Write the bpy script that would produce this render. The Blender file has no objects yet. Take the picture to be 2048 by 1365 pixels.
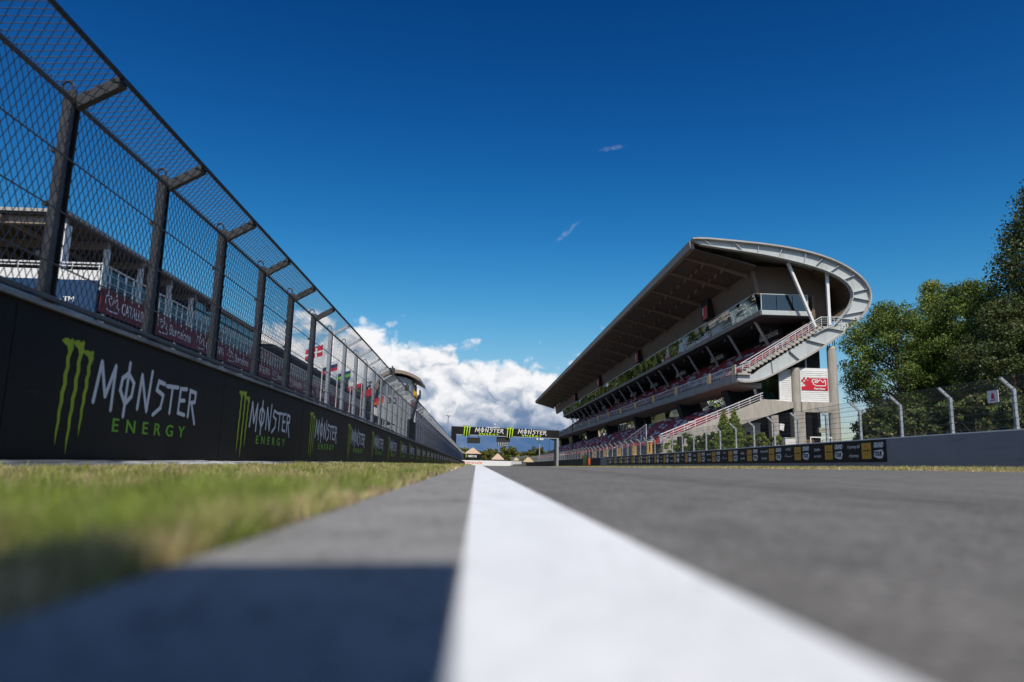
import bpy, bmesh, math, random
import numpy as np
from mathutils import Matrix, Vector, noise
random.seed(7); rng = np.random.default_rng(7)
SC = bpy.context.scene
COL = SC.collection
R = math.radians

# ------------------------------------------------------------------ camera
FPX, CAMH = 1422.0, 0.09
def nrm(v):
    v = np.array(v, float); return v/np.linalg.norm(v)
yc = nrm([(952-1024)/FPX, -(925-682.5)/FPX, -1.0])          # track direction seen from the lens
zc = np.array([math.sin(.03), math.cos(.03), 0.0]); zc = nrm(zc - yc*np.dot(zc, yc))
xc = np.cross(yc, zc)
c2w = np.stack([xc, yc, zc], 0)
cam = bpy.data.cameras.new('camera'); camo = bpy.data.objects.new('camera', cam); COL.objects.link(camo)
m4 = Matrix.Identity(4)
for i in range(3):
    for j in range(3): m4[i][j] = c2w[i, j]
m4.translation = (0, 0, CAMH)
camo.matrix_world = m4
cam.sensor_width = 36; cam.lens = FPX/2048*36; cam.clip_start = .02; cam.clip_end = 6000
cam.dof.use_dof = True; cam.dof.focus_distance = 60; cam.dof.aperture_fstop = 1.7
SC.camera = camo

# ------------------------------------------------------------------ sun, sky
SUN_EL, SUN_AZ = R(50), R(179.0)          # sun behind the camera, a little to the right; azimuth from +Y clockwise
sd = Vector((math.sin(SUN_AZ)*math.cos(SUN_EL), math.cos(SUN_AZ)*math.cos(SUN_EL), math.sin(SUN_EL)))
sun = bpy.data.lights.new('sun', 'SUN'); sun.energy = 4.2; sun.angle = R(.5); sun.color = (1, .925, .79)
suno = bpy.data.objects.new('sun', sun); COL.objects.link(suno)
suno.rotation_euler = sd.to_track_quat('Z', 'Y').to_euler(); suno.location = (20, -40, 40)

W = bpy.data.worlds.new('World'); SC.world = W; W.use_nodes = True
nt = W.node_tree; nt.nodes.clear()
def N(t, **k):
    n = nt.nodes.new(t)
    for a, b in k.items(): setattr(n, a, b)
    return n
def put(n, i, v):
    if hasattr(v, 'is_output'): nt.links.new(v, n.inputs[i])
    else: n.inputs[i].default_value = v
def MA(op, a, b=0.0, c=0.0, clamp=False):
    n = N('ShaderNodeMath', operation=op); n.use_clamp = clamp
    put(n, 0, a); put(n, 1, b)
    if op in ('MULTIPLY_ADD', 'WRAP'): put(n, 2, c)
    return n.outputs[0]
def VM(op, a, b=(0, 0, 0), s=None):
    n = N('ShaderNodeVectorMath', operation=op); put(n, 0, a)
    if op == 'SCALE': put(n, 3, s)
    else: put(n, 1, b)
    return n.outputs['Value' if op in ('DOT_PRODUCT', 'LENGTH', 'DISTANCE') else 'Vector']
def NO(vec, scale, detail, rough=.5, dist=0.0):
    n = N('ShaderNodeTexNoise'); n.noise_dimensions = '3D'; put(n, 'Vector', vec)
    n.inputs['Scale'].default_value = scale; n.inputs['Detail'].default_value = detail
    n.inputs['Roughness'].default_value = rough; n.inputs['Distortion'].default_value = dist
    return n.outputs[0]
def SM(v, a, b, lo=0.0, hi=1.0):
    n = N('ShaderNodeMapRange', interpolation_type='SMOOTHSTEP'); put(n, 0, v); put(n, 1, a); put(n, 2, b); put(n, 3, lo); put(n, 4, hi)
    return n.outputs[0]
def MX(f, a, b):
    n = N('ShaderNodeMix', data_type='RGBA'); put(n, 0, f); put(n, 6, a); put(n, 7, b); return n.outputs[2]
sky = N('ShaderNodeTexSky', sky_type='NISHITA'); sky.sun_disc = False
sky.sun_elevation = SUN_EL; sky.sun_rotation = SUN_AZ
sky.air_density = 1.0; sky.dust_density = 1.2; sky.ozone_density = 3.0
SKYS = .1
hsv = N('ShaderNodeHueSaturation'); put(hsv, 'Color', sky.outputs[0]); hsv.inputs['Saturation'].default_value = 1.35; hsv.inputs['Value'].default_value = .8*SKYS
gam = N('ShaderNodeGamma'); put(gam, 0, hsv.outputs[0]); gam.inputs[1].default_value = 2.15
tint = N('ShaderNodeMix', data_type='RGBA', blend_type='MULTIPLY'); put(tint, 0, 1.0); put(tint, 6, gam.outputs[0]); put(tint, 7, (16.0, 12.4, 7.0, 1))
LIM = (.75, .9, 1.35)       # soft shoulder: the pale horizon stays blue
lim = VM('DIVIDE', VM('MULTIPLY', tint.outputs[2], tuple(q/SKYS for q in LIM)), VM('ADD', tint.outputs[2], LIM))
tc = N('ShaderNodeTexCoord'); D = tc.outputs['Generated']
sep = N('ShaderNodeSeparateXYZ'); put(sep, 0, D); el = sep.outputs[2]
az = MA('ARCTAN2', sep.outputs[0], sep.outputs[1])
st = VM('MULTIPLY', D, (1, 1, 1.25))
off = VM('ADD', st, (3.3, 1.7, .4))
warp = N('ShaderNodeTexNoise'); put(warp, 'Vector', off); warp.inputs['Scale'].default_value = 16; warp.inputs['Detail'].default_value = 6; warp.inputs['Roughness'].default_value = .55
offw = VM('ADD', off, VM('SCALE', VM('SUBTRACT', warp.outputs[1], (.5, .5, .5)), s=.06))
def PUFF(vec, scale, det):
    n = N('ShaderNodeTexVoronoi', feature='F1'); put(n, 'Vector', vec); n.inputs['Scale'].default_value = scale
    n.inputs['Detail'].default_value = det; n.inputs['Roughness'].default_value = .45; n.inputs['Lacunarity'].default_value = 2.3
    return MA('SUBTRACT', 1.0, n.outputs['Distance'])
LO = (.007, -.003, .012)
p1 = PUFF(offw, 20, 2.0); p2 = PUFF(VM('ADD', offw, LO), 20, 1.0)
big = NO(offw, 8.0, 8.0, .55); big2 = NO(VM('ADD', offw, (.012, -.003, .02)), 8.0, 5.0, .5)
low = NO(off, 4.2, 2.0)
# the bank ahead is widest near the track axis and sinks to the right; other banks lie lower round the horizon
env = MA('MAXIMUM', SM(MA('ABSOLUTE', MA('SUBTRACT', az, -.03)), .46, .25), SM(MA('ABSOLUTE', az), .8, 1.3))
lft = MA('MULTIPLY', MA('MINIMUM', MA('MAXIMUM', MA('MULTIPLY', az, -1.0), 0.0), .4), .085)
top = MA('ADD', lft, MA('ADD', MA('MULTIPLY_ADD', env, .142, .035), MA('MULTIPLY', MA('SUBTRACT', low, .5), .065)))
body = MA('ADD', MA('MULTIPLY', p1, .55), MA('MULTIPLY', big, .75))
mm = MA('ADD', MA('DIVIDE', MA('SUBTRACT', top, el), .032), MA('MULTIPLY', MA('SUBTRACT', body, .64), 3.6))
dens = SM(mm, -.2, .8)
thick = SM(mm, 0.0, 4.5)
dep = SM(MA('SUBTRACT', top, el), .0, .14)
bil = MA('ADD', MA('MULTIPLY', MA('SUBTRACT', p1, p2), 1.05), MA('MULTIPLY', MA('SUBTRACT', big, big2), 2.3))
lit = MA('ADD', MA('SUBTRACT', .98, MA('MULTIPLY', dep, .46)), bil)
lit = MA('ADD', lit, MA('MULTIPLY', MA('SUBTRACT', big, .5), .9))
lit = MA('ADD', lit, MA('MULTIPLY', MA('SUBTRACT', low, .5), .5))
ramp = N('ShaderNodeValToRGB'); put(ramp, 0, lit); cr = ramp.color_ramp
cr.elements[0].position = 0.0; cr.elements[0].color = (.20, .28, .43, 1)
cr.elements[1].position = 1.0; cr.elements[1].color = (.95, .95, .97, 1)
for p, c in ((.25, (.33, .40, .53, 1)), (.5, (.53, .58, .67, 1)), (.75, (.80, .82, .86, 1))):
    e = cr.elements.new(p); e.color = c
stormf = SM(MA('ADD', el, MA('MULTIPLY', MA('SUBTRACT', big, .5), .06)), .085, .03)
cc = MX(MA('MULTIPLY', stormf, .88), ramp.outputs[0], (.06, .15, .33, 1))
cs = N('ShaderNodeVectorMath', operation='SCALE'); put(cs, 0, cc); cs.inputs[3].default_value = 1/SKYS
# two thin torn wisps high above the bank
def wisp(d, along, L, Wd):
    d = Vector(d).normalized(); a = (Vector(along) - d*Vector(along).dot(d)).normalized(); b = d.cross(a)
    u = MA('DIVIDE', VM('DOT_PRODUCT', D, tuple(a)), L); v = MA('DIVIDE', VM('DOT_PRODUCT', D, tuple(b)), Wd)
    f = VM('DOT_PRODUCT', D, tuple(d))
    w2 = NO(D, 60.0, 8.0, .7, .8)
    r2 = MA('ADD', MA('MULTIPLY', u, u), MA('MULTIPLY', v, v))
    return MA('MULTIPLY', SM(MA('ADD', r2, MA('MULTIPLY', MA('SUBTRACT', w2, .5), 7.0)), 1.2, -1.2, 0, .3), SM(f, .98, .99))
w1 = wisp((.17, .89, .42), (1, 0, .22), .020, .0035)
w2_ = wisp((.12, .94, .32), (1, -.2, .9), .024, .0035)
ww = MA('MAXIMUM', w1, w2_)
skyc = MX(ww, lim, (4.5, 5.2, 6.6, 1))
bg = N('ShaderNodeBackground'); put(bg, 0, MX(dens, skyc, cs.outputs[0])); bg.inputs[1].default_value = SKYS
nt.links.new(bg.outputs[0], N('ShaderNodeOutputWorld').inputs[0])
SC.view_settings.view_transform = 'Standard'; SC.view_settings.look = 'None'
SC.view_settings.exposure = 0.0; SC.view_settings.gamma = 1.0; SC.view_settings.use_curve_mapping = False
SC.cycles.max_bounces = 6; SC.cycles.transparent_max_bounces = 16
SC.cycles.caustics_reflective = False; SC.cycles.caustics_refractive = False

# ------------------------------------------------------------------ materials
def mat(name, col, rough=.6, metal=0.0, var=.15, scale=4.0, bump=0.0, bscale=40.0, stretch=(1, 1, 1), spec=.5, col2=None, detail=6):
    m = bpy.data.materials.new(name); m.use_nodes = True; t = m.node_tree; b = t.nodes['Principled BSDF']
    b.inputs['Roughness'].default_value = rough; b.inputs['Metallic'].default_value = metal
    b.inputs['Specular IOR Level'].default_value = spec
    g = t.nodes.new('ShaderNodeNewGeometry'); mp = t.nodes.new('ShaderNodeMapping'); mp.inputs['Scale'].default_value = stretch
    t.links.new(g.outputs['Position'], mp.inputs[0])
    n = t.nodes.new('ShaderNodeTexNoise'); n.inputs['Scale'].default_value = scale; n.inputs['Detail'].default_value = detail
    n.inputs['Roughness'].default_value = .6
    t.links.new(mp.outputs[0], n.inputs['Vector'])
    r = t.nodes.new('ShaderNodeValToRGB'); r.color_ramp.elements[0].position = .3; r.color_ramp.elements[1].position = .7
    c2 = col2 if col2 else tuple(min(1, c*(1+var)) for c in col)
    c1 = col if col2 else tuple(c*(1-var) for c in col)
    r.color_ramp.elements[0].color = (*c1, 1); r.color_ramp.elements[1].color = (*c2, 1)
    t.links.new(n.outputs[0], r.inputs[0]); t.links.new(r.outputs[0], b.inputs['Base Color'])
    if bump:
        n2 = t.nodes.new('ShaderNodeTexNoise'); n2.inputs['Scale'].default_value = bscale; n2.inputs['Detail'].default_value = 4
        t.links.new(mp.outputs[0], n2.inputs['Vector'])
        bp = t.nodes.new('ShaderNodeBump'); bp.inputs['Strength'].default_value = bump; bp.inputs['Distance'].default_value = .02
        t.links.new(n2.outputs[0], bp.inputs['Height']); t.links.new(bp.outputs[0], b.inputs['Normal'])
    return m
M = {}
M['asphalt'] = mat('asphalt', (.112, .107, .101), .85, col2=(.20, .191, .18), scale=7.0, stretch=(1, .5, 1), bump=.7, bscale=90, spec=.25, detail=15)
M['asphalt_edge'] = mat('asphalt_edge', (.20, .195, .19), .9, col2=(.33, .325, .32), scale=5, bump=.5, bscale=110, spec=.25, detail=12)
M['paint'] = mat('line_paint', (.72, .73, .75), .6, col2=(.84, .85, .86), scale=9, stretch=(1, .4, 1), bump=.25, bscale=70, spec=.35, detail=10)
M['soil'] = mat('soil', (.10, .078, .045), .95, col2=(.19, .15, .09), scale=6, bump=.6, bscale=25, spec=.1)
M['field'] = mat('field', (.05, .06, .025), .95, col2=(.11, .095, .05), scale=.3, spec=.1)
M['kerb'] = mat('painted_shaded_kerb', (.10, .115, .135), .85, col2=(.70, .71, .72), scale=1.3, stretch=(2, .45, 1), bump=.9, bscale=18, spec=.2, detail=12)  # dark end of the mottling is shade put into the colour
M['black'] = mat('black_banner', (.005, .005, .006), .55, col2=(.010, .010, .011), scale=2.2, bump=.06, bscale=6, spec=.18)
M['black_grime'] = mat('scuffed_black', (.012, .012, .012), .7, col2=(.035, .03, .026), scale=5, stretch=(1, .25, 3), spec=.3)
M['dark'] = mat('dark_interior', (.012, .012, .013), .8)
M['darkgrey'] = mat('dark_grey_metal', (.045, .047, .052), .55, metal=.3)
M['galv_shaded'] = mat('shaded_galvanised', (.036, .038, .043), .55, metal=.4, var=.45, scale=14, stretch=(1, 1, .3), bump=.1)  # darker copy of galv: shade on the near posts put into the colour
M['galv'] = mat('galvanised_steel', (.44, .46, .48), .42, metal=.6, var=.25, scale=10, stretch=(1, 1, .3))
M['wire'] = mat('fence_wire', (.10, .105, .115), .5, metal=.5)
M['wire3'] = mat('mid_fence_wire', (.19, .195, .205), .5, metal=.4)
M['wire2'] = mat('fine_fence_wire', (.10, .105, .11), .5, metal=.5)
M['coping'] = mat('concrete_coping', (.10, .108, .12), .85, col2=(.34, .355, .37), scale=5, stretch=(1, .3, 1), bump=.3)
M['white'] = mat('white_paint', (.74, .74, .74), .5, var=.08, scale=3)
M['letter'] = mat('white_print', (.70, .72, .74), .5, var=.08, scale=12)
M['green'] = mat('green_print', (.27, .40, .008), .5, var=.12, scale=5, col2=(.42, .52, .012))
M['lime'] = mat('lime_print', (.52, .82, .01), .5, var=.08)
M['greenword'] = mat('green_word_print', (.16, .44, .02), .5, var=.08)
M['greywall'] = mat('grey_painted_wall', (.20, .205, .23), .6, col2=(.235, .24, .265), scale=1.4, stretch=(1, .4, 1), bump=.06, bscale=12)
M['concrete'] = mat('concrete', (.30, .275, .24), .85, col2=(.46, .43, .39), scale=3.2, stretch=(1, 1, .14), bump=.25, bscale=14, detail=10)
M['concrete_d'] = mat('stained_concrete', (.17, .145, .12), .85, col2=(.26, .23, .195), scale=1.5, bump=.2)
M['slab'] = mat('slab_edge', (.25, .225, .20), .7, col2=(.34, .31, .28), scale=.8)
M['steelgrey'] = mat('light_grey_steel', (.40, .43, .44), .45, col2=(.48, .51, .52), scale=.7)
M['roofmetal'] = mat('roof_metal', (.40, .38, .36), .5, var=.12, scale=.6)
M['brown'] = mat('brown_cladding', (.165, .112, .078), .6, var=.12, scale=.8)
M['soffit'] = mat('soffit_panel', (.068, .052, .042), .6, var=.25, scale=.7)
M['rib'] = mat('rib_steel', (.25, .195, .155), .5, var=.15)
M['seatred'] = mat('red_seat', (.36, .022, .03), .65, var=.2, scale=.5)
M['seatgrey'] = mat('grey_seat', (.50, .49, .48), .65, var=.2, scale=.5)
M['red'] = mat('red_print', (.52, .012, .03), .5, var=.08)
M['bannerred'] = mat('dark_red_banner', (.20, .011, .022), .6, var=.2, scale=1.5)
M['blue'] = mat('blue_panel', (.006, .042, .12), .5, var=.12)
M['yellow'] = mat('yellow_print', (.58, .32, .015), .5, var=.06)
M['yellowbox'] = mat('yellow_panel', (.72, .40, .05), .5, var=.15)
M['cream'] = mat('cream_panel', (.66, .47, .22), .5, var=.1)
M['orange'] = mat('orange_paint', (.85, .13, .02), .5)
M['tan'] = mat('tan_canvas', (.50, .36, .27), .8, var=.1)
M['bark'] = mat('bark', (.09, .07, .055), .9, var=.3, scale=8, stretch=(1, 1, .3), bump=.6, bscale=20)
M['case'] = mat('black_case', (.015, .015, .016), .5)
M['tower'] = mat('pale_tower_wall', (.42, .44, .45), .6, var=.08)
M['handrail'] = mat('bright_rail', (.72, .73, .74), .35, metal=.2, var=.06)

def glass(name, tint, rough=.03, wave=.0, mirror=.5, wscale=(.25, .25, 1.4)):
    m = bpy.data.materials.new(name); m.use_nodes = True; t = m.node_tree; t.nodes.clear()
    o = t.nodes.new('ShaderNodeOutputMaterial'); mx = t.nodes.new('ShaderNodeMixShader'); mx.inputs[0].default_value = mirror
    tr = t.nodes.new('ShaderNodeBsdfTransparent'); tr.inputs[0].default_value = (*tint, 1)
    gl = t.nodes.new('ShaderNodeBsdfGlossy'); gl.inputs['Roughness'].default_value = rough; gl.inputs[0].default_value = (.86, .92, .9, 1)
    if wave:
        g = t.nodes.new('ShaderNodeNewGeometry'); mp = t.nodes.new('ShaderNodeMapping'); mp.inputs['Scale'].default_value = wscale
        n = t.nodes.new('ShaderNodeTexNoise'); n.inputs['Scale'].default_value = 1.0; n.inputs['Detail'].default_value = 2
        bp = t.nodes.new('ShaderNodeBump'); bp.inputs['Strength'].default_value = 1; bp.inputs['Distance'].default_value = wave
        t.links.new(g.outputs['Position'], mp.inputs[0]); t.links.new(mp.outputs[0], n.inputs['Vector'])
        t.links.new(n.outputs[0], bp.inputs['Height']); t.links.new(bp.outputs[0], gl.inputs['Normal'])
    t.links.new(tr.outputs[0], mx.inputs[1]); t.links.new(gl.outputs[0], mx.inputs[2]); t.links.new(mx.outputs[0], o.inputs[0])
    return m
M['mirror'] = glass('reflective_glass', (.05, .08, .07), .012, .012, .82, (.10, .10, 1.3))
M['window'] = glass('blue_window', (.16, .30, .36), .03, 0, .32)
M['clear'] = glass('balustrade_glass', (.80, .84, .85), .15, 0, .10)
M['sidewin'] = glass('teal_window', (.22, .40, .46), .02, 0, .12)

def extra(m, scale, stretch, lo, hi, col, amt, detail=3, rough=.5):
    """mix a second colour into a material where a noise passes a threshold (aggregate, wear, scuffs, painted-in shade)"""
    t = m.node_tree; b = t.nodes['Principled BSDF']; src = b.inputs['Base Color'].links[0].from_socket
    g_ = t.nodes.new('ShaderNodeNewGeometry'); mp = t.nodes.new('ShaderNodeMapping'); mp.inputs['Scale'].default_value = stretch
    n = t.nodes.new('ShaderNodeTexNoise'); n.inputs['Scale'].default_value = scale; n.inputs['Detail'].default_value = detail; n.inputs['Roughness'].default_value = rough
    t.links.new(g_.outputs['Position'], mp.inputs[0]); t.links.new(mp.outputs[0], n.inputs['Vector'])
    r = t.nodes.new('ShaderNodeMapRange'); r.inputs[1].default_value = lo; r.inputs[2].default_value = hi; r.inputs[4].default_value = amt
    t.links.new(n.outputs[0], r.inputs[0]); x = t.nodes.new('ShaderNodeMix'); x.data_type = 'RGBA'
    t.links.new(r.outputs[0], x.inputs[0]); t.links.new(src, x.inputs[6]); x.inputs[7].default_value = (*col, 1); t.links.new(x.outputs[2], b.inputs['Base Color'])
for k_ in ('asphalt', 'asphalt_edge'):
    extra(M[k_], 16, (1, .3, 1), .54, .60, (.28, .271, .26), .4, 9, .8); extra(M[k_], 13, (1, .3, 1), .55, .61, (.05, .049, .046), .42, 9, .8)
    extra(M[k_], 85, (1, 1, 1), .56, .62, (.30, .29, .28), .55); extra(M[k_], 60, (1, 1, 1), .58, .66, (.035, .034, .033), .7)
    extra(M[k_], .55, (2.2, .03, 1), .5, .68, (.05, .049, .048), .45, 5); extra(M[k_], 3.0, (1, .12, 1), .6, .66, (.22, .212, .2), .35, 8)
extra(M['paint'], 40, (1, .6, 1), .60, .70, (.22, .22, .22), .6, 8, .65); extra(M['paint'], 2.5, (1, .3, 1), .55, .72, (.45, .45, .45), .5, 8)
extra(M['black'], 1.6, (1, .5, 5), .63, .70, (.07, .066, .06), .5, 10, .65); extra(M['black'], .35, (1, 1, 1), .45, .7, (.03, .028, .025), .5, 4)
extra(M['kerb'], .55, (1, .45, 1), .47, .53, (.06, .072, .095), .85, 4)  # bluish dark patches: shadow on the footing put into its colour
extra(M['greywall'], 1.5, (1, .25, 3), .6, .72, (.13, .13, .135), .5, 8); extra(M['roofmetal'], .5, (1, 2.5, 1), .52, .66, (.26, .245, .23), .6, 6)
extra(M['steelgrey'], 1.2, (1.2, 1, .25), .55, .7, (.30, .31, .31), .55, 8)
def leafmat(name):
    m = bpy.data.materials.new(name); m.use_nodes = True; t = m.node_tree; t.nodes.clear()
    o = t.nodes.new('ShaderNodeOutputMaterial'); mx = t.nodes.new('ShaderNodeMixShader'); mx.inputs[0].default_value = .3
    a = t.nodes.new('ShaderNodeVertexColor'); a.layer_name = 'Col'
    d = t.nodes.new('ShaderNodeBsdfPrincipled'); d.inputs['Roughness'].default_value = .5; d.inputs['Specular IOR Level'].default_value = .35
    tr = t.nodes.new('ShaderNodeBsdfTranslucent')
    t.links.new(a.outputs[0], d.inputs['Base Color']); t.links.new(a.outputs[0], tr.inputs[0])
    t.links.new(d.outputs[0], mx.inputs[1]); t.links.new(tr.outputs[0], mx.inputs[2]); t.links.new(mx.outputs[0], o.inputs[0])
    return m
M['leaf'] = leafmat('leaf'); M['blade'] = leafmat('grass_blade')

# ------------------------------------------------------------------ helpers
def link(name, me, m, parent=None, mw=None):
    o = bpy.data.objects.new(name, me)
    if m is not None and not me.materials:
        for q in (m if isinstance(m, (list, tuple)) else [m]): me.materials.append(M[q])
    COL.objects.link(o)
    if mw is not None: o.matrix_basis = mw
    if parent is not None:
        o.parent = parent; o.matrix_parent_inverse = parent.matrix_basis.inverted()
    return o
def tag(o, label=None, cat=None, group=None, kind=None):
    if label: o['label'] = label
    if cat: o['category'] = cat
    if group: o['group'] = group
    if kind: o['kind'] = kind
    return o
def thing(name, label, cat, loc, group=None):
    o = bpy.data.objects.new(name, None); COL.objects.link(o); o.location = loc; o.empty_display_size = .3
    return tag(o, label, cat, group)
class MB:
    def __init__(s): s.v = []; s.f = []; s.mi = []; s.cm = 0
    def add(s, vs, fs):
        b = len(s.v); s.v += [tuple(v) for v in vs]; s.f += [tuple(i+b for i in f) for f in fs]; s.mi += [s.cm]*len(fs); return s
    def box(s, x0, x1, y0, y1, z0, z1):
        return s.add([(x0, y0, z0), (x1, y0, z0), (x1, y1, z0), (x0, y1, z0), (x0, y0, z1), (x1, y0, z1), (x1, y1, z1), (x0, y1, z1)],
                     [(3, 2, 1, 0), (4, 5, 6, 7), (0, 1, 5, 4), (1, 2, 6, 5), (2, 3, 7, 6), (3, 0, 4, 7)])
    def tube(s, pts, r, n=6, r2=None, caps=True):
        pts = [Vector(p) for p in pts]; r2 = r if r2 is None else r2; b = len(s.v); k = len(pts); vs = []; fs = []
        for i, p in enumerate(pts):
            d = (pts[min(i+1, k-1)]-pts[max(i-1, 0)]).normalized()
            a = d.cross(Vector((0, 0, 1)) if abs(d.z) < .9 else Vector((1, 0, 0))).normalized(); c = d.cross(a)
            rr = r + (r2-r)*i/(k-1)
            for j in range(n):
                t = 2*math.pi*(j+.5)/n; vs.append(p + a*math.cos(t)*rr + c*math.sin(t)*rr)
        for i in range(k-1):
            for j in range(n): fs.append((i*n+j, i*n+(j+1) % n, (i+1)*n+(j+1) % n, (i+1)*n+j))
        if caps: fs += [tuple(range(n))[::-1], tuple(range((k-1)*n, k*n))]
        return s.add(vs, fs)
    def bar(s, p, q, w, h, up=(0, 0, 1)):
        p, q = Vector(p), Vector(q); d = (q-p).normalized(); a = d.cross(Vector(up)).normalized(); c = a.cross(d)
        vs = [e + a*(w/2*i) + c*(h/2*j) for e in (p, q) for i, j in ((-1, -1), (1, -1), (1, 1), (-1, 1))]
        return s.add(vs, [(0, 1, 2, 3)[::-1], (4, 5, 6, 7), (0, 1, 5, 4), (1, 2, 6, 5), (2, 3, 7, 6), (3, 0, 4, 7)])
    def prismY(s, prof, y0, y1, dz=0.0):              # closed profile (x,z) extruded along Y, far end lowered by dz
        n = len(prof)
        vs = [(x, y0, z) for x, z in prof] + [(x, y1, z+dz) for x, z in prof]
        return s.add(vs, [tuple(range(n)), tuple(range(n, 2*n))[::-1]] + [(i, i+n, (i+1) % n+n, (i+1) % n) for i in range(n)])
    def poly(s, pts, z=0.0, th=.002):                 # flat print in local XY, a film th thick
        n = len(pts)
        return s.add([(x, y, z) for x, y in pts] + [(x, y, z+th) for x, y in pts],
                     [tuple(range(n, 2*n))] + [(i, (i+1) % n, (i+1) % n+n, i+n) for i in range(n)])
    def stroke(s, pts, w, z=0.0, w2=None, spike=.0, close=False):
        k = len(pts); w2 = w if w2 is None else w2
        P = [Vector(p) for p in pts]
        for i in range(k-1 if not close else k):
            p, q = P[i], P[(i+1) % k]; d = (q-p).normalized(); nn = Vector((-d.y, d.x))
            a = w+(w2-w)*i/max(1, k-1); b = w+(w2-w)*(i+1)/max(1, k-1)
            e0 = w*.35 if (i > 0 or close) else 0; e1 = w*.35 if (i < k-2 or close) else 0
            p2, q2 = p-d*e0, q+d*e1
            pts4 = [p2-nn*a/2, q2-nn*b/2] + ([q2+d*spike] if spike and i == k-2 else []) + [q2+nn*b/2, p2+nn*a/2] + ([p2-d*spike] if spike and i == 0 else [])
            s.poly([tuple(t) for t in pts4], z + .00035*(len(s.v) % 97)/10)
        return s
    def mesh(s, name):
        me = bpy.data.meshes.new(name); me.from_pydata(s.v, [], s.f)
        if any(s.mi): me.polygons.foreach_set('material_index', s.mi)
        bm = bmesh.new(); bm.from_mesh(me); bmesh.ops.recalc_face_normals(bm, faces=bm.faces); bm.to_mesh(me); bm.free()
        me.update(); return me
    def build(s, name, m, parent=None, mw=None): return link(name, s.mesh(name), m, parent, mw)
def frame(loc, xa, ya):          # matrix: local x -> xa, local y -> ya
    xa, ya = Vector(xa), Vector(ya); za = xa.cross(ya); mw = Matrix.Identity(4)
    for i in range(3): mw[i][0], mw[i][1], mw[i][2] = xa[i], ya[i], za[i]
    mw.translation = loc; return mw
LEFT = lambda x, y, z: frame((x, y, z), (0, 1, 0), (0, 0, 1))      # print facing +X
RIGHT = lambda x, y, z: frame((x, y, z), (0, -1, 0), (0, 0, 1))    # print facing -X
FRONT = lambda x, y, z: frame((x, y, z), (1, 0, 0), (0, 0, 1))     # print facing the camera (-Y)
def text_mesh(s, height, width=None, align='LEFT', shear=0, bold=0.0, space=1.0):
    c = bpy.data.curves.new('lettering', 'FONT'); c.body = s; c.size = height*1.4; c.align_x = align; c.shear = shear; c.extrude = .002; c.offset = bold; c.space_character = space
    o = bpy.data.objects.new('lettering', c); me = bpy.data.meshes.new_from_object(o)
    bpy.data.objects.remove(o); bpy.data.curves.remove(c)
    if width:
        xs = [v.co.x for v in me.vertices]; k = width/(max(xs)-min(xs)); x0 = min(xs)
        for v in me.vertices: v.co.x = (v.co.x-x0)*k
    return me
def fast_mesh(name, V, F, colr=None):
    me = bpy.data.meshes.new(name); n = F.shape[1]
    me.vertices.add(len(V)); me.vertices.foreach_set('co', V.astype(np.float32).ravel())
    me.loops.add(F.size); me.loops.foreach_set('vertex_index', F.astype(np.int32).ravel())
    me.polygons.add(len(F)); me.polygons.foreach_set('loop_start', np.arange(0, F.size, n, dtype=np.int32))
    me.polygons.foreach_set('loop_total', np.full(len(F), n, np.int32))
    if colr is not None:
        a = me.color_attributes.new('Col', 'FLOAT_COLOR', 'POINT')
        a.data.foreach_set('color', np.concatenate([colr, np.ones((len(colr), 1))], 1).astype(np.float32).ravel())
    me.update(); me.validate(); return me

# ------------------------------------------------------------------ ground
def gl(y):
    if y < 12: return 0.0
    if y < 28: return -.005*(y-12)**2/32
    return -.005*(min(y, 300)-20)
XS = [-.25, -.6, -3.15]
def cross(x):
    if x < -3.3: return 0.0
    if x < -.25: return -.022*min(1, (-.25-x)/.6)
    if x < 13.3: return .011*max(x, 0)
    if x < 16.5: return .146+.045*(x-13.3)
    if x < 17.2: return .29+(x-16.5)*1.0
    return min(.99+(x-17.2)*.05, 1.6)
def g(x, y): return cross(x)+gl(y)
YB = [-6, -1, 0, .5, 1, 2, 4, 8, 12, 14, 16, 18, 20, 22, 24, 26, 28, 40, 60, 90, 130, 180, 240, 300]
def sheet(name, xs, ys, dz, m, extra=None):
    vs = [(x, y, g(x, y)+dz) for y in ys for x in xs]; k = len(xs)
    fs = [(j*k+i, j*k+i+1, (j+1)*k+i+1, (j+1)*k+i) for j in range(len(ys)-1) for i in range(k-1)]
    b = MB(); b.add(vs, fs); o = b.build(name, m); tag(o, kind='structure'); return o
sheet('ground', [-2500, -600, -200, -60, -20, -4, -3.2, -1, -.6, -.25, 0, 4, 8, 13.3, 16.45, 16.9, 17.2, 20, 30, 60, 200, 600, 2500],
      [-300]+YB+[340, 420, 700, 1500, 5000], -.03, 'field')
yb2 = YB+[330]
sheet('track', [.10, .5, 1, 4, 8, 13.3], yb2, 0, 'asphalt')
sheet('track_shoulder', [-.25, -.1, .10], yb2, 0, 'asphalt_edge')
sheet('white_line', [-.009, .179], yb2, .004, 'paint')
sheet('left_verge', [-3.2, -2, -1.2, -.85, -.6, -.4, -.25], yb2, -.004, 'soil')
sheet('right_verge', [13.3, 14, 15, 16.4], yb2, -.002, 'soil')
sheet('pit_lane', [-16.8, -10, -4.0], yb2, 0, 'asphalt')
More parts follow.
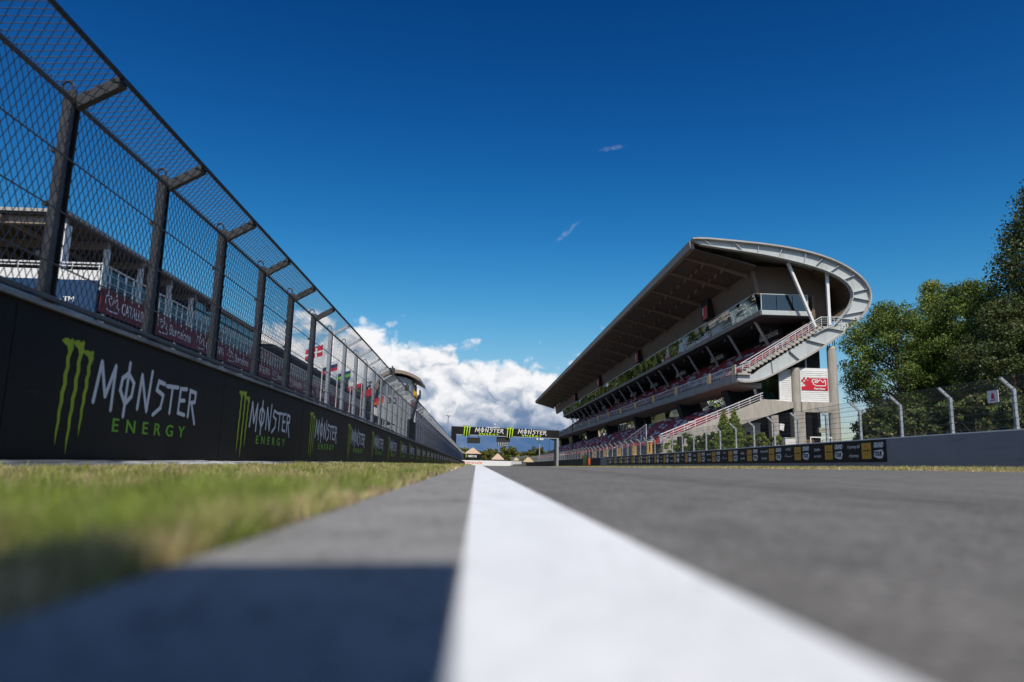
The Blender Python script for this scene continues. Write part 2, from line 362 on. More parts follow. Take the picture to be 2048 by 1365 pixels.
# ------------------------------------------------------------------ pit wall on the left
YEND = 235.0
pw = thing('pit_wall', 'long low black concrete wall along the left edge of the track', 'wall', (-3.65, 6, 0))
stn = [y for y in YB if y > 0 and y <= 180]+[YEND]; stn = [-3]+stn
def extr(prof, stations, zf):
    b = MB(); n = len(prof); vs = []; fs = []
    for y in stations: vs += [(x, y, z+zf(y)) for x, z in prof]
    for i in range(len(stations)-1):
        for j in range(n): fs.append((i*n+j, i*n+(j+1) % n, (i+1)*n+(j+1) % n, (i+1)*n+j))
    fs += [tuple(range(n)), tuple(range((len(stations)-1)*n, len(stations)*n))[::-1]]
    b.add(vs, fs); return b
extr([(-3.665, -.1), (-3.665, 1.30), (-3.86, 1.30), (-3.95, -.1)], stn, gl).build('wall_core', 'black_grime', pw)
kerbst = [-3+.16*i for i in range(280)]+[45+3*i for i in range(60)]
kb = MB(); vs = []
for y in kerbst:
    n1 = .018*noise.noise((y*2.3, 0, 0))+.02*noise.noise((y*.5, 3, 0))
    vs += [(-3.18+n1*2, y, -.03+gl(y)), (-3.30+n1, y, .012+n1+gl(y)), (-3.48, y, .028+.6*n1+gl(y)), (-3.64, y, .03+.3*n1+gl(y))]
kb.add(vs, [(i*4+j, i*4+j+1, i*4+j+5, i*4+j+4) for i in range(len(kerbst)-1) for j in range(3)])
tag(kb.build('wall_footing', 'kerb'), kind='structure')
# print meshes
CLAW = [(-.07, .955), (-.02, .985), (.03, .99), (.06, .975), (.09, 1.0), (.125, .985), (.115, .95), (.13, .91), (.105, .86), (.085, .80), (.10, .73), (.078, .66), (.09, .57), (.062, .47), (.07, .40),
        (.046, .31), (.052, .22), (.034, .12), (.022, 0.0), (.004, .12), (.014, .22), (.002, .30), (.018, .40), (.008, .48), (.036, .56), (.020, .65), (.046, .72), (.030, .80), (.052, .865), (.025, .915), (-.02, .93)]
def emblem(h, z=0, grow=0.0):
    b = MB()
    for u, v0, sc in ((.09, .02, .98), (.27, -.06, 1.07), (.45, .11, .83)):
        pts = []
        for x, y in CLAW:
            cx = .055
            pts.append(((u+cx+(x-cx)*(1+grow*6)+.0)*h, (v0+y*sc*(1+grow)-grow*.5)*h))
        b.poly(pts, z)
    return b
GL = {'M': ([[(0, -.02), (.14, 1)], [(.14, 1.02), (.36, .18)], [(.36, .16), (.62, .98)], [(.62, 1.0), (.60, -.16)]], .80),
      'O': ([[(.30, .88), (.10, .72), (.06, .40), (.28, .06), (.50, .30), (.54, .66), (.30, .88)], [(.33, 1.18), (.27, -.28)]], .72),
      'N': ([[(.06, -.02), (.12, .92)], [(.12, .95), (.42, .02)], [(.44, -.05), (.54, 1.12)]], .66),
      'S': ([[(.50, .84), (.20, .88), (.14, .62), (.46, .50), (.38, .12), (.06, -.12)]], .58),
      'T': ([[(0, .80), (.58, .84)], [(.30, .82), (.26, .0)]], .58),
      'E': ([[(.48, .86), (.14, .82), (.10, .06), (.46, .02)], [(.12, .45), (.40, .48)]], .54),
      'R': ([[(.10, -.02), (.12, .84), (.44, .80), (.42, .50), (.14, .44)], [(.24, .46), (.52, -.22)]], .60)}
def word(s, width, height, th=.115):
    tot = sum(GL[c][1] for c in s); b = MB(); x = 0; k = width/tot
    for c in s:
        for st_ in GL[c][0]: b.stroke([((x+px)*k, py*height) for px, py in st_], th*height, spike=.06*height, w2=th*height*.95)
        x += GL[c][1]
    return b
EM = emblem(.97).mesh('emblem'); WO = word('MONSTER', 2.52, .385, .13).mesh('lettering'); EN = text_mesh('ENERGY', .135, 1.78, bold=.002, space=1.9)
for v in EN.vertices: v.co.x *= 1.0
nb = 0
PITCH = 4.71
y0 = 1.0-.05
bk = MB().box(0, PITCH-.012, -.0, 1.21, -.01, .012)
BN = bk.mesh('banner'); 
i = 0
while y0 + PITCH < YEND:
    zz = gl(y0+PITCH/2)+.045
    tilt = (gl(y0+PITCH)-gl(y0))/PITCH
    mw = frame((-3.652, y0, zz-PITCH/2*tilt), Vector((0, 1, tilt)).normalized(), Vector((0, -tilt, 1)).normalized())
    bn = link('banner', BN, 'black', pw, mw)
    if y0 < 150:
        link('emblem', EM, 'green', bn, mw @ Matrix.Translation((.62, .09, .0135)))
        link('lettering', WO, 'letter', bn, mw @ Matrix.Translation((1.26, .535, .0135)))
        if y0 < 90: link('slogan', EN, 'greenword', bn, mw @ Matrix.Translation((1.67, .27, .0145)))
    y0 += PITCH; i += 1
extr([(-3.60, 1.285), (-3.60, 1.325), (-3.93, 1.335), (-3.93, 1.302), (-3.75, 1.301)], stn, gl).build('coping', 'coping', pw)

# ------------------------------------------------------------------ catch fence on the pit wall
cf = thing('catch_fence', 'tall galvanised catch fence with overhanging mesh on top of the black wall', 'fence', (-3.75, 6, 1.33))
SP = 1.953
def wires(w, h, pu, pv, r):
    b = MB(); k = pv/pu
    n = int((w+h/k)/pu)+2
    for i in range(-1, n):
        for sgn in (1, -1):
            # line z = k*(u-u0) (sgn 1)  or mirrored
            u0 = i*pu-h/k; a, c = max(0, u0), min(w, u0+h/k)
            if c-a < .01: continue
            za, zb = k*(a-u0), k*(c-u0)
            pa, pb = (a, za), (c, zb)
            if sgn < 0: pa, pb = (w-a, za), (w-c, zb)
            b.tube([(0.004*sgn, pa[0], pa[1]), (0.004*sgn, pb[0], pb[1])], r, 3, caps=False)
    return b
WM = wires(SP-.1, 1.88, .092, .152, .0041).mesh('mesh_panel'); WM.materials.append(M['wire']); WM2 = wires(SP-.1, 1.88, .092, .152, .0024).mesh('mesh_panel'); WM2.materials.append(M['wire3'])
WC = wires(SP-.03, .47, .092, .13, .0041).mesh('canopy_mesh'); WC.materials.append(M['wire']); WC2 = wires(SP-.03, .47, .092, .13, .0024).mesh('canopy_mesh'); WC2.materials.append(M['wire3'])
def post_mesh(s):
    b = MB(); w = .065*s; d = .062*s
    b.box(-w, w, -d, -d+.018, 0, 1.98).box(-w, w, d-.018, d, 0, 1.98).box(-.012, .012, -d+.018, d-.018, 0, 1.98)
    b.box(-w-.03, w+.03, -d-.04, d+.04, 0, .018)
    for z in (.45, .9, 1.4): b.box(-w-.035, -w, -d-.02, -d+.03, z-.02, z+.02)
    return b.mesh('post')
def arm_mesh(s):
    b = MB(); b.bar((0.03, 0, 1.86), (.43, 0, 2.10), .085*s, .115*s); b.box(.36, .46, -.05*s, .05*s, 2.08, 2.115); return b.mesh('arm')
def eye_mesh():
    b = MB(); b.tube([(-.02+.05*math.cos(t), 0, 2.03+.055*math.sin(t)) for t in [math.pi*k/6-.5 for k in range(9)]], .013, 5); return b.mesh('lifting_eye')
PM = {0: (post_mesh(.84), arm_mesh(.9), 'galv_shaded'), 1: (post_mesh(.78), arm_mesh(.55), 'galv')}
EY = eye_mesh(); EY.materials.append(M['galv_shaded'])
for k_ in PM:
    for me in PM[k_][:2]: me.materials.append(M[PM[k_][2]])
NP = 96
cyl = Vector((.40, 0, .235)); ca = cyl.normalized()
for i in range(NP):
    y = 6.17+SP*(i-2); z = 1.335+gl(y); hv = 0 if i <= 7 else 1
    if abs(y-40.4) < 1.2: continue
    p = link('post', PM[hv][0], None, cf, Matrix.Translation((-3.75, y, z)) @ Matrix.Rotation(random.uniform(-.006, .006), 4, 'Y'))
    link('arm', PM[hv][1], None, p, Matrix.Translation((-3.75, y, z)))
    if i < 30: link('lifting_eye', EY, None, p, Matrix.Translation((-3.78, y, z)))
    tl = (gl(y+SP)-gl(y))/SP
    sh = Matrix.Identity(4); sh[2][1] = tl
    link('mesh_panel', WM if i < 6 else WM2, None, cf, Matrix.Translation((-3.69, y+.05, z+.03)) @ sh)
    cm = Matrix.Identity(4); cm[0][0], cm[2][0] = ca.z, -ca.x; cm[0][2], cm[2][2] = ca.x, ca.z
    cm.translation = (-3.73, y+.015, z+1.90)
    link('canopy_mesh', WC if i < 6 else WC2, None, cf, cm)
fy = [y for y in [2.2, 8, 12, 14, 16, 18, 20, 22, 24, 26, 28, 40, 60, 90, 130, 180]]+[6.17+SP*(NP-3)]
for x, z, r, nm in ((-3.31, 2.125+1.335, .024, 'top_rail'), (-3.70, 1.86+1.335, .022, 'rail'), (-3.68, 1.335+1.32, .008, 'cable'), (-3.68, 1.335+.83, .008, 'cable'), (-3.68, 1.335+.36, .008, 'cable'), (-3.69, 1.335+.06, .03, 'bottom_rail')):
    MB().tube([(x, y, z+gl(y)) for y in fy], r, 6).build(nm, 'wire' if nm != 'top_rail' else 'galv_shaded', cf)
for k, y in enumerate((27.2, 33.1)):
    o = MB().box(-3.42, -3.22, y, y+.16, 3.36+gl(y), 3.62+gl(y)).tube([(-3.31, y+.08, 3.60+gl(y)), (-3.31, y+.08, 3.70+gl(y))], .03, 6).build('loudspeaker', 'darkgrey')
    tag(o, ['small dark box clamped to the fence top nearer the camera', 'small dark box clamped to the fence top farther along'][k], 'speaker', 'boxes on the fence top')

# marshal gap: dark board, leaning post, flag, frame
mp_ = thing('marshal_post', 'dark marshal gate with a leaning purple grey post in the fence gap', 'marshal post', (-3.6, 40, 1.2))
MB().box(-3.82, -3.70, 39.3, 43.2, 1.22, 2.34).build('gate_panel', 'dark', mp_)
MB().bar((-3.55, 38.9, 2.25), (-3.42, 41.2, 3.75), .11, .2).build('post', 'case', mp_)
b = MB()
for a, c in (((-3.38, 41.3, 3.7), (-3.38, 41.3, 4.12)), ((-3.38, 41.9, 3.7), (-3.38, 41.9, 4.12)), ((-3.38, 41.3, 3.7), (-3.38, 41.9, 3.7)), ((-3.38, 41.3, 4.12), (-3.38, 41.9, 4.12))): b.bar(a, c, .06, .06, (1, 0, 0))
b.build('light_frame', 'darkgrey', mp_)
fl = thing('marshal_flag', 'furled yellow and black flag on top of the marshal gate post', 'flag', (-3.5, 40.4, 3.6))
MB().add([(-3.68, 40.3, 3.66), (-3.44, 40.5, 3.58), (-3.46, 40.4, 3.95), (-3.60, 40.3, 4.08), (-3.56, 40.2, 3.72)], [(0, 1, 4), (1, 2, 4), (2, 3, 4), (3, 0, 4), (0, 3, 2, 1)]).build('cloth', 'yellow', fl)
MB().add([(-3.60, 40.3, 4.08), (-3.46, 40.4, 3.95), (-3.51, 40.35, 4.58), (-3.54, 40.25, 4.0)], [(0, 1, 3), (1, 2, 3), (2, 0, 3), (0, 2, 1)]).build('black_cloth', 'case', fl)
MB().tube([(-3.47, 40.5, 3.55), (-3.51, 40.35, 4.6)], .012, 6).build('staff', 'darkgrey', fl)

# ------------------------------------------------------------------ trackside wall on the right
rz = lambda y: g(16.4, y)
rw = thing('trackside_wall', 'grey painted concrete wall along the right side of the track', 'wall', (16.5, 40, .3))
for a, c, m in ((8, 94.2, 'greywall'), (110.2, 235, 'black_grime')):
    ss = [a]+[y for y in YB if a < y < c]+[c]
    extr([(16.4, -.1), (16.4, 1.13), (16.75, 1.13), (16.75, -.1)], ss, rz).build('wall_core', m, rw)
    extr([(16.385, 1.13), (16.385, 1.172), (16.77, 1.172), (16.77, 1.13)], ss, rz).build('coping', 'white' if a < 50 else 'coping', rw)
ap = 3.25
AB = MB().box(0, ap-.008, 0, .90, -.006, .008).mesh('advert_board'); AB.materials.append(M['black'])
SQ = MB().box(0, .72, 0, .66, 0, .003).mesh('yellow_square'); SQ.materials.append(M['yellow'])
b = MB()
for dx, dy in ((.26, .45), (.42, .45), (.26, .12), (.42, .12)): b.poly([(dx, dy), (dx+.05, dy+.04), (dx+.03, dy+.12), (dx-.02, dy+.06)])
DR = b.mesh('drops'); DR.materials.append(M['red'])
CT = text_mesh('CATALUNYA', .07, .55, bold=.003); CT.materials.append(M['case'])
GR = text_mesh('GRAND', .20, .70, shear=.25, bold=.012); GR.materials.append(M['letter'])
TB = MB().poly([(0, .06), (.05, .3), (.62, .34), (.74, .2), (.6, -.02), (.3, -.02)]).mesh('tour_badge'); TB.materials.append(M['letter'])
TO = text_mesh('TOUR', .17, .52, shear=.25, bold=.012); TO.materials.append(M['case'])
J1 = text_mesh('A journey full', .15, 1.05, shear=.35); J2 = text_mesh('of journeys', .15, .8, shear=.35)
K1 = text_mesh('Desfilen', .15, .62, shear=.35); K2 = text_mesh('per medios', .14, .72, shear=.35)
for q in (J1, J2, K1, K2): q.materials.append(M['letter'])
def scrib(w, seed):
    rr = random.Random(seed); b = MB(); x = 0; pts = []
    while x < w: pts.append((x, .05+rr.choice((0, .03, .12, .2))*rr.random()+.04*(len(pts) % 2))); x += .045
    b.stroke(pts, .018); return b.mesh('handwriting')
S1, S2 = scrib(.7, 3), scrib(.95, 5)
for q in (S1, S2): q.materials.append(M['letter'])
for i in range(19):
    yl = 28.0+ap*(i+1)
    zz = rz(yl-ap/2)+.21; tl = -(rz(yl)-rz(yl-ap))/ap
    mw = frame((16.39, yl, zz-tl*ap/2), Vector((0, -1, tl)).normalized(), Vector((0, tl, 1)).normalized())
    ad = link('advert_board', AB, None, rw, mw)
    T = lambda x, y, z=.010: mw @ Matrix.Translation((x, y, z))
    link('yellow_square', SQ, None, ad, T(1.42, .14)); 
    link('grand_lettering', GR, None, ad, T(2.36, .60)); link('tour_badge', TB, None, ad, T(2.33, .17))
    if i < 8:
        link('drops', DR, None, ad, T(1.42, .14, .0135)); link('catalunya_lettering', CT, None, ad, T(1.50, .45, .015))
        link('tour_lettering', TO, None, ad, T(2.40, .26, .0145))
    if i % 3 == 0: link('handwriting', J1, None, ad, T(.22, .60)); link('handwriting', J2, None, ad, T(.34, .22))
    elif i % 3 == 1: link('handwriting', K1, None, ad, T(.34, .55)); link('handwriting', K2, None, ad, T(.30, .25))
    else: link('handwriting', S1, None, ad, T(.35, .58)); link('handwriting', S2, None, ad, T(.22, .25))
# opening with emblem board
gp = thing('wall_opening', 'dark gap in the right wall with an orange painted edge', 'opening', (16.6, 99, 0))
MB().box(16.6, 19, 94.2, 104.2, rz(99)-.1, rz(99)+1.1).build('dark_recess', 'dark', gp)
MB().box(16.36, 16.6, 104.2, 105.2, rz(104)-.05, rz(104)+1.15).build('orange_edge', 'orange', gp)
MB().box(16.42, 16.52, 94.2, 94.9, rz(94)-.05, rz(94)+1.12).build('rust_edge', 'brown', gp)
ebd = thing('emblem_board', 'black board with lime claw emblem standing at the wall gap', 'sign', (16.4, 107.6, rz(107)))
MB().box(16.33, 16.42, 105.2, 110.2, rz(107)-.05, rz(107)+1.62).build('board', 'case', ebd)
em = emblem(1.0); em.v = [(x*6.6, y*1.42, z) for x, y, z in em.v]
em.build('emblem', 'lime', ebd, RIGHT(16.325, 109.9, rz(107)+.16))

# fence on the right wall
rf = thing('trackside_fence', 'galvanised post and chain link fence on top of the right wall', 'fence', (16.6, 40, 1.5))
RSP = 3.0
b = MB(); b.box(-.045, .045, -.05, .05, -.02, 1.27); b.bar((0, 0, 1.23), (-.40, 0, 1.60), .075, .085)
for z in (.2, .45, .7, .95, 1.2): b.box(-.065, -.045, -.03, .03, z-.012, z+.012)
RP = b.mesh('post'); RP.materials.append(M['galv'])
RM = wires(RSP, 1.2, .11, .11, .0017).mesh('mesh_panel'); RM.materials.append(M['wire2'])
RC = wires(RSP, .52, .11, .11, .0017).mesh('canopy_mesh'); RC.materials.append(M['wire2'])
for i in range(-3, 70):
    y = 21.22+RSP*i; z = rz(y)+1.17
    if 93.5 < y < 104.5: z = rz(y)+1.17
    link('post', RP, None, rf, Matrix.Translation((16.6, y, z)))
    tl = (rz(y+RSP)-rz(y))/RSP; sh = Matrix.Identity(4); sh[2][1] = tl
    if y < 130:
        link('mesh_panel', RM, None, rf, Matrix.Translation((16.54, y, z+.04)) @ sh)
        cm = Matrix.Identity(4); a = Vector((-.40, 0, .37)).normalized(); cm[0][0], cm[2][0] = a.z, -a.x; cm[0][2], cm[2][2] = a.x, a.z
        cm.translation = (16.57, y, z+1.24); link('canopy_mesh', RC, None, rf, cm @ sh)
ry = [12+1.0*k for k in range(24)]+[36+3*k for k in range(64)]
for k, (x, z) in enumerate(((16.53, .1), (16.53, .34), (16.53, .58), (16.53, .82), (16.53, 1.06), (16.50, 1.27), (16.36, 1.42), (16.2, 1.6))):
    MB().tube([(x, y, z+rz(y)+1.17+.015*math.sin(y*2.1+k)) for y in ry], .009, 4).build('cable', 'wire', rf)
sg = thing('warning_sign', 'small square white sign with a red mark on the right fence', 'sign', (16.5, 22, 2.3))
MB().box(16.47, 16.485, 21.72, 22.20, 2.33, 2.72).build('plate', 'white', sg)
b = MB(); b.poly([(.17, .12), (.31, .12), (.30, .26), (.24, .33), (.18, .26)]); b.poly([(.12, .05), (.36, .07), (.36, .10), (.12, .08)]); b.build('red_mark', 'red', sg, RIGHT(16.466, 22.2, 2.33))

# ------------------------------------------------------------------ main grandstand on the right
Y0, Y1 = 72.0, 274.0
gs = thing('grandstand', 'huge grandstand with sweeping cantilever roof and red seats on the right', 'grandstand', (30, 73, .5))
OUT = [(22.29, 23.96), (23.3, 24.06), (25.68, 23.95), (28.07, 23.80), (30.46, 23.62), (32.85, 23.33), (35.24, 22.90), (37.61, 22.15), (39.36, 21.24), (40.63, 20.19), (41.18, 19.3), (41.35, 18.3), (41.05, 17.38), (40.39, 16.46), (39.62, 15.6), (38.37, 14.61), (37.01, 13.63), (35.06, 12.34), (33.0, 11.16), (31.1, 10.16), (29.91, 9.55), (29.19, 9.22), (28.26, 8.98), (27.33, 8.92), (26.76, 9.05)]
INN = [(23.23, 23.51), (25.66, 23.18), (28.04, 22.92), (30.42, 22.60), (32.68, 22.17), (35.18, 21.60), (37.3, 20.9), (38.7, 20.12), (39.38, 19.38), (39.6, 18.5), (39.33, 17.62), (38.74, 16.72), (37.95, 15.85), (37.21, 15.0), (35.89, 14.60), (34.18, 13.48), (32.36, 12.34), (30.55, 11.18), (29.0, 10.2), (28.64, 9.85), (28.28, 9.61), (26.89, 9.60)]
def resample(P, n):
    P = np.array(P); d = np.concatenate([[0], np.cumsum(np.linalg.norm(np.diff(P, axis=0), axis=1))]); t = np.linspace(0, d[-1], n)
    return [(float(np.interp(q, d, P[:, 0])), float(np.interp(q, d, P[:, 1]))) for q in t]
def smooth(P, k=2):
    for _ in range(k):
        Q = [P[0]]
        for a, c in zip(P[:-1], P[1:]): Q += [(a[0]*.75+c[0]*.25, a[1]*.75+c[1]*.25), (a[0]*.25+c[0]*.75, a[1]*.25+c[1]*.75)]
        P = Q+[P[-1]]
    return P
NS = 61
O_, I_ = resample(smooth(OUT), NS), resample(smooth(INN, 1), NS)
b = MB()
for i in range(NS-1):
    b.prismY([O_[i], O_[i+1], I_[i+1], I_[i]], Y0, Y0+.3)
b.build('end_frame', 'steelgrey', gs)
def rimstrip(P, th, y0, y1, sgn):
    b = MB(); n = len(P); vs = []
    for i, (x, z) in enumerate(P):
        a = Vector(P[min(i+1, n-1)])-Vector(P[max(i-1, 0)]); nn = Vector((a.y, -a.x)).normalized()*th*sgn
        vs += [(x, y0, z), (x, y1, z), (x+nn.x*-1, y1, z-nn.y), (x-nn.x, y0, z-nn.y)]
    fs = [(i*4+j, i*4+(j+1) % 4, i*4+4+(j+1) % 4, i*4+4+j) for i in range(n-1) for j in range(4)]+[(0, 1, 2, 3), (n*4-4, n*4-3, n*4-2, n*4-1)]
    return b.add(vs, fs)
rimstrip(O_, .16, Y0-.45, Y0+.6, 1).build('outer_rim', 'roofmetal', gs)
rimstrip(I_[:44], .07, Y0-.30, Y0+.35, -1).build('inner_rim', 'steelgrey', gs)
for i in (2, 7, 11, 15, 19, 22, 25, 28, 31, 33, 35, 37, 40, 44, 49, 54):
    j = min(NS-1, i+random.choice((0, 0, 1))) if i < 31 else i+(i % 3)-1
    p, q = I_[j], O_[i]
    MB().bar((p[0], Y0-.14, p[1]), (q[0], Y0-.14, q[1]), .045, .26, (0, 1, 0)).build('stiffener', 'steelgrey', gs)
# roof
top_c = smooth(OUT[:12]); b = MB()
b.prismY(top_c+[(x, z-.28) for x, z in top_c[::-1]], Y0+.6, Y1); b.build('roof', 'roofmetal', gs)
MB().prismY([(22.25, 23.15), (22.1, 23.95), (22.55, 23.95), (22.7, 23.1)], Y0+.35, Y1).build('fascia', 'rib', gs)
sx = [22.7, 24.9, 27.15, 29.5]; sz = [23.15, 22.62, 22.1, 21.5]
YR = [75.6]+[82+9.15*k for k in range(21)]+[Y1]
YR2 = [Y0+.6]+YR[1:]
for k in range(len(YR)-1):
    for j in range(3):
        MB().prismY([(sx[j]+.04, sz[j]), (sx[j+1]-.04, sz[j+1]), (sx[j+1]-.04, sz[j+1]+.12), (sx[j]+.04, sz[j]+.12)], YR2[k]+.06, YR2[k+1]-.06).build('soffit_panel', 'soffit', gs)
for y in YR:
    MB().prismY([(22.5, 23.2), (29.6, 21.5), (29.6, 21.0), (27.5, 21.62), (25, 22.35), (22.5, 23.0)], y-.09, y+.09).build('rib', 'rib', gs)
for x, z in ((24.9, 22.55), (27.15, 22.03)):
    b = MB()
    for k in range(len(YR)-1):
        for s in range(3):
            ya = YR[k]+(YR[k+1]-YR[k])*(s+.2)/3; b.bar((x-.15, ya, z+.03), (x+.15, ya+1.6, z-.03), .22, .10)
    tag(b.build('purlin', 'rib', gs), kind='stuff')
# upper brown wall, corrugated
YG = 252.0
MB().prismY([(29.62, 21.55), (30.18, 18.95), (30.6, 18.95), (30.0, 21.55)], 74.6, 272).build('upper_wall', 'brown', gs)
b = MB()
for k in range(17):
    t = (k+.5)/17; x = 29.62+.56*t; z = 21.55-2.6*t; b.box(x-.045, x+.02, 74.6, 262, z-.035, z+.035)
tag(b.build('cladding_ridges', 'brown', gs), kind='stuff')
MB().box(29.95, 38.6, 75.6, 76.0, 18.95, 22.4).build('end_wall', 'brown', gs)
MB().box(35.75, 38.4, 75.6, 76.0, 15.2, 18.94).build('side_wall', 'brown', gs)
MB().prismY([(38.4, 16), (40.9, 18.3), (40.2, 20.3), (37, 22), (36.9, 21.8), (39.8, 20), (40.4, 18.3), (38.2, 16.3)], Y0+.6, Y1).build('rear_shell', 'brown', gs)
for y in (88, 128, 170, 212):
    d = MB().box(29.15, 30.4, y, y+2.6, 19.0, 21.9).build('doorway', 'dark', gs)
    MB().box(29.08, 29.14, y+.1, y+1.9, 19.0, 20.7).build('red_panel', 'red', d)
    MB().box(29.02, 29.075, y+1.5, y+1.8, 19.6, 20.6).build('white_stripe', 'white', d)
# mirror band and its floor
k = 0; y = 75.0
while y < YG:
    j = [random.uniform(-.03, .03) for _ in range(4)]; y2 = min(y+4.0, YG)
    MB().add([(30.06+j[0], y+.02, 18.97), (30.06+j[1], y2-.02, 18.97), (30.52+j[2], y2-.02, 17.06), (30.52+j[3], y+.02, 17.06),
              (30.10+j[0], y+.02, 18.97), (30.10+j[1], y2-.02, 18.97), (30.56+j[2], y2-.02, 17.06), (30.56+j[3], y+.02, 17.06)],
             [(0, 1, 2, 3), (7, 6, 5, 4), (0, 4, 5, 1), (1, 5, 6, 2), (2, 6, 7, 3), (3, 7, 4, 0)]).build('glass_pane', 'mirror', gs)
    y = y2
MB().box(29.98, 30.16, 74.8, YG, 18.98, 19.06).build('glass_top_trim', 'handrail', gs)
MB().prismY([(30.42, 17.03), (30.50, 16.62), (31.2, 16.35), (36.2, 16.35), (36.2, 17.0)], 74.4, YG).build('glass_box_floor', 'darkgrey', gs)
MB().prismY([(30.36, 17.05), (30.45, 16.6), (30.53, 16.6), (30.46, 17.05)], 74.4, YG).build('floor_edge', 'slab', gs)
MB().box(30.45, 36.0, 74.0, 74.39, 16.55, 17.05).build('floor_end', 'steelgrey', gs)
for k in range(20):
    MB().box(31.3, 36.0, 79+9.0*k, 79.4+9.0*k, 15.95, 16.345).build('floor_beam', 'darkgrey', gs)
for a, c in ((30.6, 32.2), (32.27, 34.0), (34.07, 35.6)):
    MB().box(a, c, 74.30, 74.34, 17.1, 18.85).build('end_window', 'sidewin', gs)
MB().box(30.4, 35.75, 74.25, 74.45, 18.86, 18.95).box(30.4, 35.75, 74.25, 74.45, 17.05, 17.1).box(35.62, 35.75, 74.25, 74.45, 17.1, 18.86).box(30.5, 30.58, 74.25, 74.4, 17.1, 18.86).build('window_frame', 'steelgrey', gs)
MB().box(30.9, 35.7, 79, 79.2, 17.05, 18.9).build('room_back_wall', 'tower', gs)
b = MB(); b.box(31.6, 33.4, 76, 76.9, 17.78, 17.84).box(31.7, 31.8, 76.1, 76.2, 17.05, 17.78).box(33.2, 33.3, 76.1, 76.2, 17.05, 17.78); b.build('counter', 'white', gs)
# struts
for k in range(20):
    yy = 78+8.6*k
    MB().bar((31.0, yy-.5, 16.6), (33.3, yy+.9, 13.7), .26, .2).build('strut', 'steelgrey', gs)
MB().bar((32.95, 72.6, 22.0), (35.75, 72.9, 15.1), .30, .24).build('roof_strut', 'white', gs)
MB().box(37.05, 37.33, 72.5, 72.78, 15.0, 21.05).build('roof_strut', 'white', gs)
# middle tier
def stepped(x0, z0, x1, z1, n, base):
    p = []
    for k in range(n):
        xa = x0+(x1-x0)*k/n; xb = x0+(x1-x0)*(k+1)/n; z = z0+(z1-z0)*k/(n-1); p += [(xa, z), (xb, z)]
    return p+base
NR = 10
mid = stepped(27.2, 9.62, 35.8, 14.9, NR, [(36.2, 14.9), (36.2, 13.4), (30, 9.1), (27.2, 9.05)])
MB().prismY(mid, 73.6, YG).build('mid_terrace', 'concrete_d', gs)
MB().prismY([(26.7, 8.84), (26.7, 9.60), (27.2, 9.60), (27.6, 8.9), (29.45, 8.86), (29.4, 8.3), (28.2, 8.45)], Y0+.3, YG+8).build('balcony_slab', 'slab', gs)
for k in range(30):
    MB().box(26.66, 26.698, 73+6*k, 78.96+6*k, 8.90, 9.56).build('edge_panel', 'slab', gs)
b = MB()
for k in range(300):
    yy = 72.4+.6*k; b.box(26.78, 26.83, yy, yy+.05, 9.6, 10.62)
b.box(26.76, 26.85, 72.3, YG, 10.62, 10.70).box(26.78, 26.83, 72.3, YG, 10.1, 10.14)
tag(b.build('balcony_railing', 'galv', gs), kind='stuff')
for k, y in enumerate([72.35, 80.5]+[94+12.5*q for q in range(13)]):
    MB().box(26.70, 26.755, y, y+(1.1 if k < 2 else 1.3), 9.65, 10.75).build('railing_panel', 'cream' if k < 2 else 'yellowbox', gs)
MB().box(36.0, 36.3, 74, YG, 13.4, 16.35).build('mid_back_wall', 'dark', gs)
BA = text_mesh('Barcelona', .86, 5.4, bold=.03); BA.materials.append(M['white'])
for k in range(9):
    yy = 84.9+18.6*k
    s = MB().box(34.55, 34.62, yy-6.6, yy+.5, 15.2, 16.34).build('sign_panel', 'dark', gs)
    link('lettering', BA, None, s, frame((34.54, yy, 15.46), (0, -1, .012), (0, .012, 1)))
# lower tier
SL = -.006
low = stepped(20.4, 2.3, 29.0, 6.55, 11, [(29.5, 6.55), (29.5, 5.9), (26, 3.4), (20.4, 1.0)])
MB().prismY(low, 72.6, YG, SL*(YG-72.6)).build('lower_terrace', 'concrete_d', gs)
